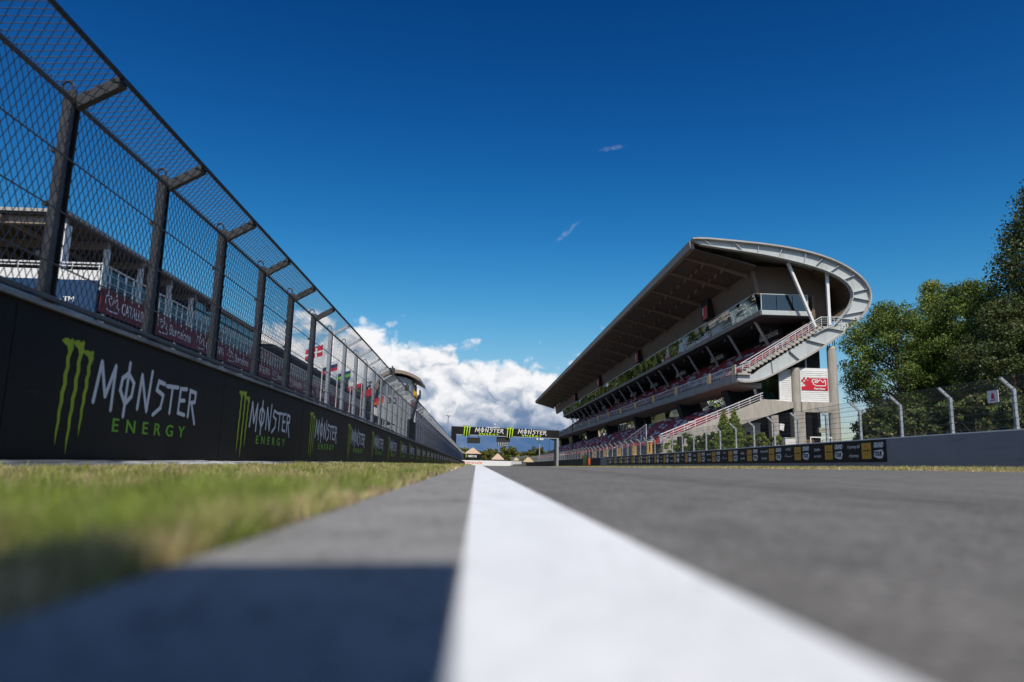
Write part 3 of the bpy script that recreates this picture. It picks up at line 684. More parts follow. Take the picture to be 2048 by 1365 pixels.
# seats
def seat_mesh():
    b = MB(); b.box(-.19, .19, -.2, .2, .36, .42); b.add([(.14, -.2, .40), (.14, .2, .40), (.24, .2, .80), (.24, -.2, .80), (.20, -.2, .40), (.20, .2, .40), (.29, .2, .80), (.29, -.2, .80)], [(0, 1, 2, 3), (7, 6, 5, 4), (3, 2, 6, 7), (0, 3, 7, 4), (1, 5, 6, 2)])
    return b
SV = np.array(seat_mesh().v); SF = [f for f in seat_mesh().f]
SM_ = {q: seat_mesh().mesh('seat') for q in ('seatred', 'seatgrey')}
for q in SM_: SM_[q].materials.append(M[q])
for tier, (x0, z0, x1, z1, n, sl, lim) in enumerate(((27.2, 9.62, 35.8, 14.9, NR, 0, 145), (20.4, 2.3, 29.0, 6.55, 11, SL, 150))):
    spots = []
    for r_ in range(1 if tier == 0 else 0, n):
        x = x0+(x1-x0)*(r_+.6)/n; z = z0+(z1-z0)*r_/(n-1)
        y = 74.2
        while y < YG-1:
            if not (12.2 < (y-74) % 13.6): spots.append((x, y, z+sl*(y-72.6), r_))
            y += .52
    spots.sort(key=lambda s: s[1]); V = {'seatred': [], 'seatgrey': []}
    for i, (x, y, z, r_) in enumerate(spots):
        blk = int((y-74)//1.56)
        pg = (.22 if tier == 0 else .28)
        q = 'seatgrey' if random.Random(blk*131+r_*17).random() < pg else 'seatred'
        if i < lim: link('seat', SM_[q], None, gs, Matrix.Translation((x, y, z)))
        else: V[q].append((x, y, z))
    for q in V:
        P = np.array(V[q]); vv = (P[:, None, :]+SV[None]).reshape(-1, 3); quad = np.array([f for f in SF if len(f) == 4])
        ff = (quad[None]+(np.arange(len(P))*len(SV))[:, None, None]).reshape(-1, 4)
        tag(link('seat_rows', fast_mesh('seat_rows', vv, ff), q, gs), kind='stuff')
# end stair of the middle tier, facing the camera
nst = 20
for k in range(nst):
    xa = 27.2+(35.9-27.2)*k/nst; xb = 27.2+(35.9-27.2)*(k+1)/nst; z = 9.75+(14.95-9.75)*(k+1)/nst
    MB().box(xa, xb+.12, Y0-.25, Y0+1.5, z-.30, z).build('step', 'concrete', gs)
MB().box(35.9, 37.3, Y0-.25, Y0+1.6, 14.75, 15.0).build('landing', 'concrete', gs)
MB().box(26.72, 28.1, Y0-.3, Y0+1.4, 9.62, 9.78).build('stair_foot', 'concrete', gs)
b = MB(); ys = Y0-.15
for off_, r_ in ((1.05, .045), (.82, .018), (.6, .018), (.38, .018)):
    b.tube([(27.3, ys, 9.85+off_), (28.0, ys, 9.95+off_), (35.9, ys, 14.95+off_), (38.2, ys, 15.0+off_)], r_, 5)
for k in range(13):
    x = 27.3+k*.72; z = 9.75+max(0, (x-27.6))*.615; b.tube([(x, ys, z), (x, ys, z+1.1)], .025, 5)
for x in (36.6, 37.3, 38.1): b.tube([(x, ys, 15), (x, ys, 16.05)], .025, 5)
b.build('stair_handrail', 'handrail', gs)
b = MB()
for off_, r_ in ((1.05, .04), (.5, .02)): b.tube([(27.6, 73.4, 9.9+off_), (35.9, 73.4, 14.95+off_)], r_, 5)
b.build('stair_handrail', 'handrail', gs)
for k in range(12):
    x = 28.4+.62*k; z = 9.75+(x-27.6)*.60; MB().box(x-.2, x+.14, 73.0, 73.4, z+.40, z+.62).build('stair_seat', 'seatred', gs)
# glass under the balcony and its columns
y = 73.0
while y < YG:
    dz = SL*(y-72.6); j = [random.uniform(-.05, .05) for _ in range(4)]; y2 = y+4.6
    MB().add([(29.0+j[0], y+.02, 8.75), (29.0+j[1], y2-.02, 8.75), (29.5+j[2], y2-.02, 6.55+dz), (29.5+j[3], y+.02, 6.55+dz), (29.06+j[0], y+.02, 8.75), (29.06+j[1], y2-.02, 8.75), (29.56+j[2], y2-.02, 6.55+dz), (29.56+j[3], y+.02, 6.55+dz)],
             [(0, 1, 2, 3), (7, 6, 5, 4), (0, 4, 5, 1), (1, 5, 6, 2), (2, 6, 7, 3), (3, 7, 4, 0)]).build('lower_pane', 'mirror', gs)
    y = y2
for y in (78.2, 97, 125, 153, 180.5, 208, 235.5):
    dz = SL*(y-72.6); b = MB()
    b.add([(27.5, y-.7, 8.8), (29.0, y-.7, 8.8), (29.0, y+1.2, 8.8), (27.5, y+1.2, 8.8), (28.2, y-1.3, 6.2+dz), (29.4, y-1.3, 6.2+dz), (29.4, y+.5, 6.2+dz), (28.2, y+.5, 6.2+dz)],
          [(0, 1, 2, 3), (4, 5, 6, 7), (0, 1, 5, 4), (1, 2, 6, 5), (2, 3, 7, 6), (3, 0, 4, 7)]); b.build('raking_column', 'dark', gs)
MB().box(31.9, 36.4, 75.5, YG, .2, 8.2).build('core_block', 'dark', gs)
MB().box(36.4, 36.7, 74.7, YG, .2, 19).build('rear_wall', 'brown', gs)
# lower end wall, landing and columns
MB().prismY([(19.0, 2.75), (29.5, 7.15), (32.55, 6.95), (32.55, 6.35), (27.7, 4.75), (24, 3.0), (20, 1.2), (18.6, 1.3)], Y0-.1, Y0+.5).build('end_beam', 'concrete', gs)
b = MB()
for off_, r_ in ((.62, .05), (.36, .035), (.12, .03)): b.tube([(18.6, Y0-.02, 2.65+off_), (29.4, Y0-.02, 7.2+off_)], r_, 5)
for k in range(10): x = 18.8+1.15*k; b.tube([(x, Y0-.02, 2.6+(x-18.6)*.421), (x, Y0-.02, 3.35+(x-18.6)*.421)], .03, 5)
b.build('lower_handrail', 'handrail', gs)
b = MB()
for off_, r_ in ((.95, .05), (.55, .035)): b.tube([(20.05, 84, 4.0+off_), (20.05, 101, 1.9+off_)], r_, 5)
for k in range(7): b.tube([(20.05, 84+2.8*k, 3.2-.33*k), (20.05, 84+2.8*k, 4.95-.345*k)], .035, 5)
b.build('ramp_handrail', 'handrail', gs)
for x, r_, zt in ((33.1, .43, 10.55), (37.08, .47, 12.95)):
    b = MB(); b.tube([(x, 72.35, 5.9), (x, 72.35, zt-.35)], r_, 20); b.tube([(x, 72.35, zt-.35), (x, 72.35, zt)], r_*1.03, 20, r_*.9)
    c = b.build('column', 'concrete', gs)
    if x < 35: MB().box(x-.55, x+.62, 71.9, 72.9, .2, 5.9).build('pier', 'concrete', gs)
    else: MB().tube([(x-.06, 72.35, .2), (x-.06, 72.35, 5.9)], .56, 20).build('pier', 'concrete', gs)
    b = MB()
    for a in (-.22, .22):
        for e in (-.2, .2): b.bar((x+a*1.4, 72.35+e, zt), (x+a*.7, 72.2+e*.6, zt+(1.9 if x < 35 else 1.7)), .07, .07)
    b.build('bracket', 'darkgrey', gs)
MB().box(30.2, 30.95, 72.0, 72.8, .2, 5.55).build('pier', 'concrete', gs)
for x, y in ((32.0, 76), (35.4, 75.2), (34.6, 78)): MB().box(x, x+.6, y, y+.6, .2, 5.9).build('pier', 'concrete_d', gs)
MB().box(33.5, 36.8, 72.05, 72.7, 5.95, 7.0).build('cross_beam', 'concrete', gs)
MB().box(35.3, 36.4, 72.3, 72.7, 3.9, 4.4).build('low_beam', 'concrete', gs)
def corr(x0, x1, z0, z1, y, nm, ztop=None):
    b = MB(); b.box(x0, x1, y, y+.1, z0, z1); n = int((z1-z0)/.2)
    for k in range(n): b.box(x0, x1, y-.03, y, z0+.2*k+.02, z0+.2*k+.12)
    return b.build(nm, 'white', gs)
corr(31.55, 32.68, 7.0, 10.42, 72.5, 'white_cladding')
sgn = corr(33.56, 36.62, 7.03, 10.6, 72.45, 'sign_board')
b = MB(); b.box(33.75, 36.3, 72.36, 72.395, 8.25, 9.55)
rdp = MB().poly([(.0, 0), (2.8, 0), (2.8, 1.28), (.78, 1.28), (.78, 1.0), (.4, 1.0), (.4, .4), (0, .4)]).build('red_panel', 'red', sgn, FRONT(33.72, 72.385, 8.27))
b = MB()
for ix, iz in ((0, 2), (1, 1), (0, 0), (2, 2), (-1, 1)):
    b.poly([(.2+ix*.2-.0, .6+iz*.22), (.4+ix*.2, .6+iz*.22), (.4+ix*.2, .82+iz*.22), (.2+ix*.2, .82+iz*.22)], .003)
b.build('chequer', 'red', sgn, FRONT(33.72, 72.382, 8.33))
TRK = [(.02, .8), (.08, .97), (.40, .97), (.44, .85), (.36, .76), (.24, .72), (.22, .62), (.30, .55), (.42, .58), (.58, .97), (.66, .92), (.78, .62), (.86, .64), (.92, .95), (.99, .9), (1.0, .25), (.93, .1), (.3, .1), (.2, .25), (.1, .35), (.14, .5), (.05, .6)]
MB().stroke([(x*1.5, y*.72) for x, y in TRK], .085, close=True).build('circuit_outline', 'letter', sgn, FRONT(34.8, 72.378, 8.68))
t_ = text_mesh('Barcelona', .20, 1.15, bold=.012); link('lettering', t_, 'letter', sgn, FRONT(35.05, 72.375, 8.35))
b = MB().add([(29.35, 72.6, 7.2), (31.4, 72.6, 7.15), (31.4, 72.6, 10.2), (29.0, 72.6, 9.0), (29.35, 72.64, 7.2), (31.4, 72.64, 7.15), (31.4, 72.64, 10.2), (29.0, 72.64, 9.0)],
             [(0, 1, 2, 3), (7, 6, 5, 4), (0, 1, 5, 4), (1, 2, 6, 5), (2, 3, 7, 6), (3, 0, 4, 7)]); b.build('lounge_window', 'sidewin', gs)
MB().box(31.36, 31.54, 72.45, 72.66, 7.15, 10.25).box(29.3, 31.54, 72.45, 72.7, 7.05, 7.17).build('lounge_frame', 'white', gs)
MB().box(29.6, 31.9, 76.5, 76.7, 7.0, 10.3).build('lounge_back_wall', 'tower', gs)
MB().box(33.6, 34.55, 73.2, 73.4, 10.62, 12.4).build('dark_panel', 'dark', gs); MB().box(34.6, 34.75, 73.2, 73.4, 10.62, 12.6).build('white_mullion', 'white', gs); MB().box(34.8, 36.2, 73.2, 73.4, 10.62, 13.0).build('dark_panel', 'dark', gs)
# lounge furniture
for k, (x, a) in enumerate(((29.75, 0), (30.35, 2.2), (31.05, 3.3))):
    c = thing('cafe_chair', ['white cafe chair nearest the track behind the lounge window', 'white cafe chair between the table and the leftmost chair', 'white cafe chair right of the small table in the lounge'][k], 'chair', (x, 73.4, 7.17), 'chairs in the lounge')
    bb = MB(); bb.box(x-.2, x+.2, 73.2, 73.6, 7.60, 7.66); bb.tube([(x-.2, 73.55, 7.66), (x-.1, 73.62, 8.1), (x+.1, 73.62, 8.1), (x+.2, 73.55, 7.66)], .05, 5); bb.box(x-.19, x+.19, 73.56, 73.60, 7.66, 8.08); bb.build('seat_shell', 'white', c)
    for dx, dy in ((-.17, -.17), (.17, -.17), (-.17, .17), (.17, .17)): MB().tube([(x+dx, 73.4+dy, 7.17), (x+dx*.7, 73.4+dy*.7, 7.6)], .025, 5).build('leg', 'white', c)
tb = thing('cafe_table', 'small white table between the lounge chairs', 'table', (30.72, 73.4, 7.17))
MB().box(30.5, 30.95, 73.2, 73.6, 7.95, 7.99).build('table_top', 'white', tb); MB().tube([(30.72, 73.4, 7.17), (30.72, 73.4, 7.95)], .04, 6).build('leg', 'white', tb)
# ground floor clutter under the stand
o = thing('equipment_cabinet', 'white metal cabinet standing on the ground under the stand end', 'cabinet', (31.6, 71, .3))
b = MB().box(30.95, 32.0, 70.6, 71.6, 1.0, 3.15).build('body', 'white', o); MB().box(30.9, 32.05, 70.55, 71.65, 3.155, 3.22).build('lid', 'white', o); MB().box(31.0, 32.0, 70.7, 71.5, .3, 1.0).build('base', 'darkgrey', o)
o = thing('site_cabin', 'white panelled cabin between the concrete piers of the stand', 'cabin', (29, 76, .5))
MB().box(28.3, 30.0, 74.5, 77, .3, 4.75).build('wall', 'white', o); MB().box(28.5, 28.9, 74.45, 74.495, 2.6, 3.9).build('window', 'dark', o); MB().box(29.15, 29.7, 74.45, 74.495, 1, 3.7).build('door', 'greywall', o); MB().box(28.2, 30.1, 74.4, 77.1, 4.755, 4.85).build('roof', 'white', o)
o = thing('utility_panel', 'tilted white panel fixed beside the concrete pier', 'panel', (31.2, 72.4, 4.1))
MB().add([(30.98, 71.9, 4.05), (31.4, 71.9, 3.95), (31.5, 71.9, 4.65), (31.0, 71.9, 4.7), (30.98, 72.2, 4.05), (31.4, 72.2, 3.95), (31.5, 72.2, 4.65), (31.0, 72.2, 4.7)], [(0, 1, 2, 3), (7, 6, 5, 4), (0, 1, 5, 4), (1, 2, 6, 5), (2, 3, 7, 6), (3, 0, 4, 7)]).build('plate', 'white', o)
o = thing('site_railing', 'white metal railing between the two big columns of the stand', 'railing', (35, 71, 1))
MB().box(33.9, 36.2, 71.4, 71.5, 3.3, 3.42).build('top_rail', 'white', o); MB().box(33.9, 36.2, 71.4, 71.5, 2.3, 2.42).build('middle_rail', 'white', o)
for x in (33.9, 35.0, 36.1): MB().box(x, x+.1, 71.4, 71.5, .3, 3.3).build('post', 'white', o)
MB().box(34.0, 36.2, 73.5, 73.7, .3, 3.2).build('brick_panel', 'brown', o)
# yellow boxes on the promenade in front of the lower tier
for k, (px_, yy, h) in enumerate(((19.2, 79.3, 1.25), (19.4, 88, 1.0), (19.4, 97.5, .9), (19.4, 107, .9), (19.4, 118, .9), (19.4, 131, .9))):
    zb = 1.45-.004*(yy-79)
    o = thing('yellow_bin', ['tall yellow bin with dark lid nearest the bushes by the stand', 'yellow bin second from the bushes along the fence', 'yellow bin third from the bushes along the fence', 'yellow bin fourth from the bushes along the fence', 'yellow bin fifth from the bushes along the fence', 'smallest yellow bin farthest along the stand front'][k], 'bin', (px_, yy, zb), 'yellow bins in front of the stand')
    MB().box(px_-.25, px_+.3, yy-.3, yy+.3, zb, zb+h).build('body', 'yellowbox', o); MB().box(px_-.3, px_+.35, yy-.36, yy+.36, zb+h+.003, zb+h+.1).build('lid', 'cream', o); MB().box(px_-.05, px_+.05, yy-.31, yy-.302, zb+.2, zb+h-.2).build('slot', 'dark', o)
pr = thing('promenade_railing', 'dark steel railing along the promenade before the red seats', 'railing', (19, 90, 1))
b = MB()
for k in range(290):
    y = 77+.5*k; zb = 1.5+SL*(y-77); b.box(18.9, 18.94, y, y+.035, zb, zb+1.0)
tag(b.build('balusters', 'galv', pr), kind='stuff')
MB().bar((18.92, 77, 2.53), (18.92, 222, 2.53+SL*145), .06, .06).build('top_rail', 'galv', pr)

# ------------------------------------------------------------------ pit building on the left
pb = thing('pit_building', 'long pit building with open roof terrace and dark red banners behind the left fence', 'building', (-17, 32, 0))
MB().box(-29, -17.3, 32.1, 150, -1, 6.34).build('lower_wall', 'darkgrey', pb)
MB().box(-29, -17.08, 31.9, 150, 7.30, 7.46).build('terrace_floor', 'concrete_d', pb)
MB().box(-29, -26.5, 45, 150, 7.46, 10.1).build('rear_wall', 'dark', pb)
for k in range(30):
    MB().box(-17.25, -17.06, 32.3+3.9*k, 32.55+3.9*k, -.5, 6.33).build('garage_pier', 'white', pb)
# roof over the near terrace, set back from the balcony
MB().box(-32, -18.95, 31.85, 51.7, 10.88, 11.03).build('roof', 'roofmetal', pb)
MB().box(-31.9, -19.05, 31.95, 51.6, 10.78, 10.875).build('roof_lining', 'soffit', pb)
for k in range(6): MB().box(-31.8, -19.1, 32.2+3.8*k, 32.45+3.8*k, 10.4, 10.775).build('roof_beam', 'rib', pb)
for x in (-22, -25.5, -29): MB().box(x, x+.18, 31.9, 51.6, 10.5, 10.7).build('roof_joist', 'rib', pb)
MB().box(-19.35, -18.95, 32.0, 32.5, 7.46, 10.4).build('corner_column', 'white', pb)
for y in (36.0, 39.7, 43.5, 46.9): MB().box(-19.3, -19.05, y, y+.22, 7.46, 10.4).build('column', 'white', pb)
# end balcony facing the camera
MB().box(-24.5, -17.05, 31.72, 31.8, 7.72, 8.18).build('end_fascia', 'white', pb)
MB().box(-24.5, -17.05, 31.66, 31.8, 4.5, 7.71).build('blue_panel', 'blue', pb)
TMM = text_mesh('\u2013 TM', .22, .75, bold=.01)
link('lettering', TMM, 'letter', pb, FRONT(-18.75, 31.655, 6.72))
b = MB()
for z, r_ in ((8.50, .045), (8.36, .03)): b.tube([(-24.5, 31.75, z), (-17.0, 31.75, z)], r_, 6)
for k in range(7): b.tube([(-24.2+1.18*k, 31.75, 8.15), (-24.2+1.18*k, 31.75, 8.5)], .03, 5)
b.build('end_rail', 'handrail', pb)
b = MB()
for z, r_ in ((8.52, .045), (8.15, .02), (7.8, .02)): b.tube([(-17.0, 31.75, z), (-17.0, 108, z)], r_, 6)
b.build('terrace_rail', 'handrail', pb)
PO = MB().box(-.03, .03, -.035, .035, 7.3, 8.5).mesh('rail_post'); PO.materials.append(M['handrail'])
PA = MB().box(-.008, .008, 0, .62, 7.62, 8.36).mesh('rail_glass'); PA.materials.append(M['clear'])
for k in range(104):
    y = 31.8+.735*k; link('rail_post', PO, None, pb, Matrix.Translation((-17.0, y, 0)))
    if k < 70: link('rail_glass', PA, None, pb, Matrix.Translation((-17.01, y+.05, 0)))
# red banners
LGO = [(.05, .15), (.0, .5), (.08, .95), (.45, .98), (.5, .8), (.25, .7), (.3, .5), (.45, .1), (.6, .3), (.7, .95), (.8, .5), (.95, .95), (1.05, .6), (.98, .2), (1.2, .1), (1.15, -.35), (.3, -.4), (.15, -.25)]
BL = MB().stroke([(x*1.05, y*.5) for x, y in LGO], .06).mesh('circuit_outline'); BL.materials.append(M['letter'])
CA = text_mesh('CATALUNYA', .56, 3.1, bold=.006); CA.materials.append(M['letter'])
BC = text_mesh('Barcelona', .56, 2.9, bold=.006); BC.materials.append(M['letter'])
RB = MB().box(0, 5.3, 0, 1.09, -.02, .012).mesh('red_banner'); RB.materials.append(M['bannerred'])
for k in range(14):
    y = 31.9+5.36*k; bnr = link('red_banner', RB, None, pb, LEFT(-16.99, y, 6.36))
    if k < 9:
        link('circuit_outline', BL, None, bnr, LEFT(-16.974, y+.42, 6.74)); link('lettering', (CA, BC)[k % 2], None, bnr, LEFT(-16.974, y+1.95, 6.63))
# glazed room on the terrace
MB().box(-27, -19.6, 48.5, 61.6, 7.46, 10.78).build('glazed_room', 'blue', pb)
MB().box(-28, -19.2, 52.0, 62.0, 10.785, 10.98).build('glazed_roof', 'roofmetal', pb)
for k in range(9):
    MB().box(-19.52, -19.46, 48.7+1.45*k, 48.7+1.45*k+1.35, 9.4, 10.7).build('window_pane', 'window', pb); MB().box(-19.54, -19.40, 48.62+1.45*k, 48.68+1.45*k, 9.3, 10.74).build('mullion', 'white', pb)
MB().box(-19.56, -19.38, 48.5, 61.6, 10.0, 10.06).build('transom', 'darkgrey', pb)
# low dark canopy farther on
MB().box(-28, -18.9, 66, 131, 10.1, 10.42).build('canopy', 'darkgrey', pb)
MB().prismY([(-28, 10.43), (-19, 10.43), (-20.5, 10.85), (-25, 11.0)], 65.7, 66.4).build('canopy_end', 'roofmetal', pb)
for k in range(14): MB().box(-19.5, -19.3, 67+4.6*k, 67.2+4.6*k, 7.46, 10.09).build('canopy_column', 'darkgrey', pb)
rnd2 = random.Random(4)
for k in range(22):
    y = 60+2.0*k; MB().box(-26.4, -26.3, y, y+1.5, 7.9, 9.4).build('rear_window', 'window' if rnd2.random() < .5 else 'tower', pb)

# ------------------------------------------------------------------ control tower with curved roof
ct = thing('control_tower', 'pale glass control tower with curved dark roof rising behind the left fence', 'tower', (-22, 205, -1))
KT = 200/150
arc = [(-21.5, 10.5), (-21.3, 13.0), (-20.7, 15.3), (-19.7, 17.0), (-18.4, 17.9), (-16.6, 18.15), (-14.6, 17.85), (-12.9, 17.2), (-11.6, 16.5)]
arc = smooth([((x-.75)*KT, (z+.85)*KT) for x, z in arc]); inn = [(x+(.75 if z < 22 and x < -25 else .12), z-(.1 if z < 20 else .95)) for x, z in arc]
MB().prismY(arc+inn[::-1], 199.5, 222).build('roof', 'rib', ct)
MB().prismY([((x-.75)*KT, (z+.85)*KT) for x, z in [(-20.4, -1.8), (-20.4, 13.2), (-19.8, 15.4), (-18.4, 16.6), (-16.6, 16.9), (-14.6, 16.6), (-13.4, 16.1), (-13.4, -1.8)]], 201.5, 220).build('wall', 'tower', ct)
for k in range(4):
    MB().box((-20.9+1.8*k)*KT, (-19.25+1.8*k)*KT, 201.36, 201.46, 18.3, 21.6).build('glass_panel', 'clear', ct)
link('lettering', text_mesh('30', 1.6, 2.6, bold=.02), 'darkgrey', ct, FRONT(-25.4, 201.34, 16.0))
MB().box(-18.86, -18.75, 203, 219, 15.6, 17.6).build('red_band', 'red', ct)
MB().box(-18.86, -18.76, 203, 219, 17.65, 21.0).build('white_board', 'white', ct)
hb = thing('paddock_building', 'white paddock building with red band beyond the control tower', 'building', (-27, 250, -1))
MB().box(-33, -21, 224, 280, -1.5, 20.3).build('wall', 'white', hb); MB().box(-33.2, -20.8, 223.8, 280.2, 20.305, 20.6).build('roof', 'roofmetal', hb)
MB().box(-20.995, -20.9, 225, 279, 15.4, 17.2).build('red_band', 'red', hb)
for k in range(2): link('lettering', text_mesh('Barcelona', 1.9, 20, bold=.03), 'red', hb, LEFT(-20.98, 228+26*k, 17.9))
for k in range(9): MB().box(-20.995, -20.93, 226+6*k, 230.5+6*k, 6, 13).build('window', 'window', hb)
# ------------------------------------------------------------------ flags on white poles
def flag(px_, py_, zt, cols, label, w=1.5, h=1.0):
    f = thing('flagpole', label, 'flag', (px_, py_, g(px_, py_)), 'flags along the pit building')
    MB().tube([(px_, py_, g(px_, py_)), (px_, py_, zt)], .05, 7, .035).build('pole', 'white', f)
    n = 8; V = lambda i, z: (px_-.06-w*i/n, py_+.12*math.sin(i*1.4), z-.07*i)
    for q, (cname, a, c) in enumerate(cols):
        b = MB()
        for i in range(n):
            z0, z1 = zt-h*(1-a)-.1, zt-h*(1-c)-.1
            b.add([V(i, z0), V(i+1, z0), V(i+1, z1), V(i, z1)], [(0, 1, 2, 3)])
        b.build('flag_cloth', cname, f)
    return f
def cloth_cross(f, px_, py_, zt, w=1.5, h=1.0):
    b = MB(); V = lambda i, z: (px_-.06-w*i/8, py_-.03+.12*math.sin(i*1.4), z-.07*i)
    for i in range(8): b.add([V(i, zt-h*.62), V(i+1, zt-h*.62), V(i+1, zt-h*.46), V(i, zt-h*.46)], [(0, 1, 2, 3)])
    b.add([V(2.6, zt-h), V(3.3, zt-h), V(3.3, zt-.15), V(2.6, zt-.15)], [(0, 1, 2, 3)]); b.build('white_cross', 'white', f)
f1 = flag(-14, 64, 10.35, [('red', 0, 1)], 'red flag with white cross on a white pole, nearest flag'); cloth_cross(f1, -14, 64, 10.25)
flag(-14, 71, 9.95, [('red', .0, .34), ('blue', .34, .67), ('white', .67, 1)], 'red blue and white striped flag on a white pole')
flag(-14, 78.5, 9.9, [('blue', 0, .33), ('greenword', .33, .66), ('blue', .66, 1)], 'green and blue flag on a white pole behind the fence')
flag(-14, 86, 9.8, [('red', 0, .5), ('white', .5, 1)], 'red and white flag hanging behind the fence')
flag(-14, 96, 9.8, [('red', 0, 1)], 'plain red flag on a pole toward the control tower')
flag(-14, 107, 9.7, [('orange', 0, .5), ('red', .5, 1)], 'orange and red flag farthest along the pit building')

# ------------------------------------------------------------------ start gantry
GY = 136.0
gt = thing('start_gantry', 'black gantry spanning the track with two lime claw emblems and white lettering', 'gantry', (5, GY, -.6))
tl = -.35/20.4
def gz(x, z): return z+tl*(x+4.8)
b = MB(); xa, xb = -4.85, 15.65
b.add([(xa, GY, gz(xa, 5.3)), (xb, GY, gz(xb, 5.3)), (xb, GY+1.3, gz(xb, 5.3)), (xa, GY+1.3, gz(xa, 5.3)), (xa, GY, gz(xa, 6.75)), (xb, GY, gz(xb, 6.75)), (xb, GY+1.3, gz(xb, 6.75)), (xa, GY+1.3, gz(xa, 6.75))],
      [(3, 2, 1, 0), (4, 5, 6, 7), (0, 1, 5, 4), (1, 2, 6, 5), (2, 3, 7, 6), (3, 0, 4, 7)]); b.build('beam', 'black', gt)
MB().bar((-3.9, GY+.1, gz(-3.9, 5.22)), (15.6, GY+.1, gz(15.6, 5.22)), .25, .13).build('lower_chord', 'galv', gt)
MB().bar((1.8, GY+.6, gz(1.8, 6.83)), (4.3, GY+.6, gz(4.3, 6.83)), .3, .12).build('light_bar', 'white', gt)
MB().tube([(3.4, GY+.6, 6.65), (3.4, GY+.6, 7.3)], .05, 6).tube([(3.4, GY+.6, 7.2), (3.4, GY+.6, 7.45)], .17, 8).build('camera_dome', 'white', gt)
MB().box(-4.85, -3.9, GY, GY+1.2, -1.2, 5.29).build('leg', 'black', gt)
MB().box(14.85, 15.2, GY+.2, GY+1.2, -1.2, gz(14.7, 5.29)).build('leg', 'case', gt)
MB().box(15.21, 15.6, GY-.05, GY+1.2, -1.2, gz(15.1, 5.29)).build('leg_face', 'galv', gt)
WG = word('MONSTER', 5.45, .80, .15).mesh('lettering'); WG.materials.append(M['white'])
EG = text_mesh('ENERGY', .27, 3.7, bold=.012, space=1.5); EG.materials.append(M['lime'])
for x in (-2.72, 5.45):
    z0 = gz(x, 4.82)
    k_ = emblem(2.05, -.008, .0); v_ = np.array(k_.v)
    bb = MB()
    for q in range(3): bb.box(.04+.40*q, .62+.40*q, .15+(.2 if q == 2 else 0), 2.12-(.12 if q == 2 else 0), -.12, -.004)
    bb.build('emblem_backing', 'case', gt, FRONT(x+.02, GY-.13, z0))
    v2 = MB(); v2.f = k_.f; v2.mi = k_.mi; v2.v = [(a*1.28, c, e) for a, c, e in k_.v]
    v2.build('emblem', 'lime', gt, FRONT(x+.0, GY-.15, z0))
    bx_, by_ = Vector((1, 0, tl)).normalized(), Vector((-tl, 0, 1)).normalized()
    sh_ = frame((x+2.4, GY-.012, gz(x+2.4, 5.86)), bx_, by_)
    link('lettering', WG, None, gt, sh_)
    sh_ = frame((x+3.2, GY-.012, gz(x+3.2, 5.38)), bx_, by_); link('slogan', EG, None, gt, sh_)
for nm, x0, x1, z0, z1, m_ in (('display_screen', -1.8, .65, 3.62, 4.7, 'case'), ('timing_screen', 3.75, 6.35, 4.0, 4.95, 'case')):
    MB().box(x0, x1, GY+.2, GY+.5, z0, z1).build(nm, m_, gt)
    for x in (x0+.3, x1-.3): MB().tube([(x, GY+.35, z1), (x, GY+.35, gz(x, 5.3))], .05, 6).build('hanger', 'darkgrey', gt)
sl_ = MB().box(3.95, 6.05, GY+.22, GY+.42, 3.2, 3.95).build('start_lights', 'darkgrey', gt)
for i in range(5):
    for j in range(2): MB().tube([(4.2+.4*i, GY+.16, 3.75-.35*j), (4.2+.4*i, GY+.22, 3.75-.35*j)], .13, 10).build('lamp', 'tower', sl_)

# ------------------------------------------------------------------ masts, far paddock, tents, far barrier
def mast(x, y, zt, label, r_=.35):
    o = thing('floodlight_mast', label, 'mast', (x, y, gl(y)), 'floodlight masts')
    MB().tube([(x, y, gl(y)), (x, y, zt-1.2)], r_, 8, r_*.6).build('pole', 'galv', o)
    MB().tube([(x, y, zt-1.6), (x, y, zt-1.3)], r_*4, 10).build('crown', 'galv', o)
    for k in range(5):
        a = k*1.257; MB().box(x+r_*3.4*math.cos(a)-.35, x+r_*3.4*math.cos(a)+.35, y+r_*3.4*math.sin(a)-.2, y+r_*3.4*math.sin(a)+.2, zt-1.3, zt-.3+.3*(k % 2)).build('floodlight', 'white', o)
mast(-16, 395, 26.5, 'tall pale floodlight mast left of the black gantry')
mast(35.2, 400, 14.5, 'short floodlight mast standing right of centre before the far trees', .5)
for k, (x, y, zt) in enumerate(((47, 380, 16), (30.5, 300, 11.5), (22.5, 168, 10.5))):
    o = thing('lamp_post', ['thin dark lamp post far off behind the right gantry leg', 'thin grey lamp post beyond the gantry opening', 'slim post rising beside the stand just past the gantry'][k], 'lamp post', (x, y, gl(y)))
    MB().tube([(x, y, gl(y)), (x, y, zt)], .10, 6, .06).build('pole', 'darkgrey', o); MB().bar((x-.5, y, zt), (x+.5, y, zt), .3, .15).build('lamp_head', 'darkgrey', o)
fb = thing('far_barrier', 'white barrier with red lettering across the far end of the track', 'barrier', (8, 332, -1.4))
MB().box(-8, 21, 332, 332.6, -1.6, .95).build('barrier_wall', 'white', fb)
link('lettering', text_mesh('circuit', 1.05, 8.5, shear=.2, bold=.03), 'orange', fb, FRONT(-5.5, 331.98, -.55))
MB().box(-8, 21, 332, 332.6, .955, 1.3).build('top_strip', 'black', fb)
b = MB(); rr = random.Random(2)
for k in range(24): b.box(-6+1.6*k, -5.2+1.6*k+rr.random()*.6, 326+rr.random(), 327, -1.6, -1.0-.3*rr.random())
ty = b.build('tyre_stack', 'white', None); tag(ty, 'row of white and dark tyre bundles before the far barrier', 'tyre barrier')
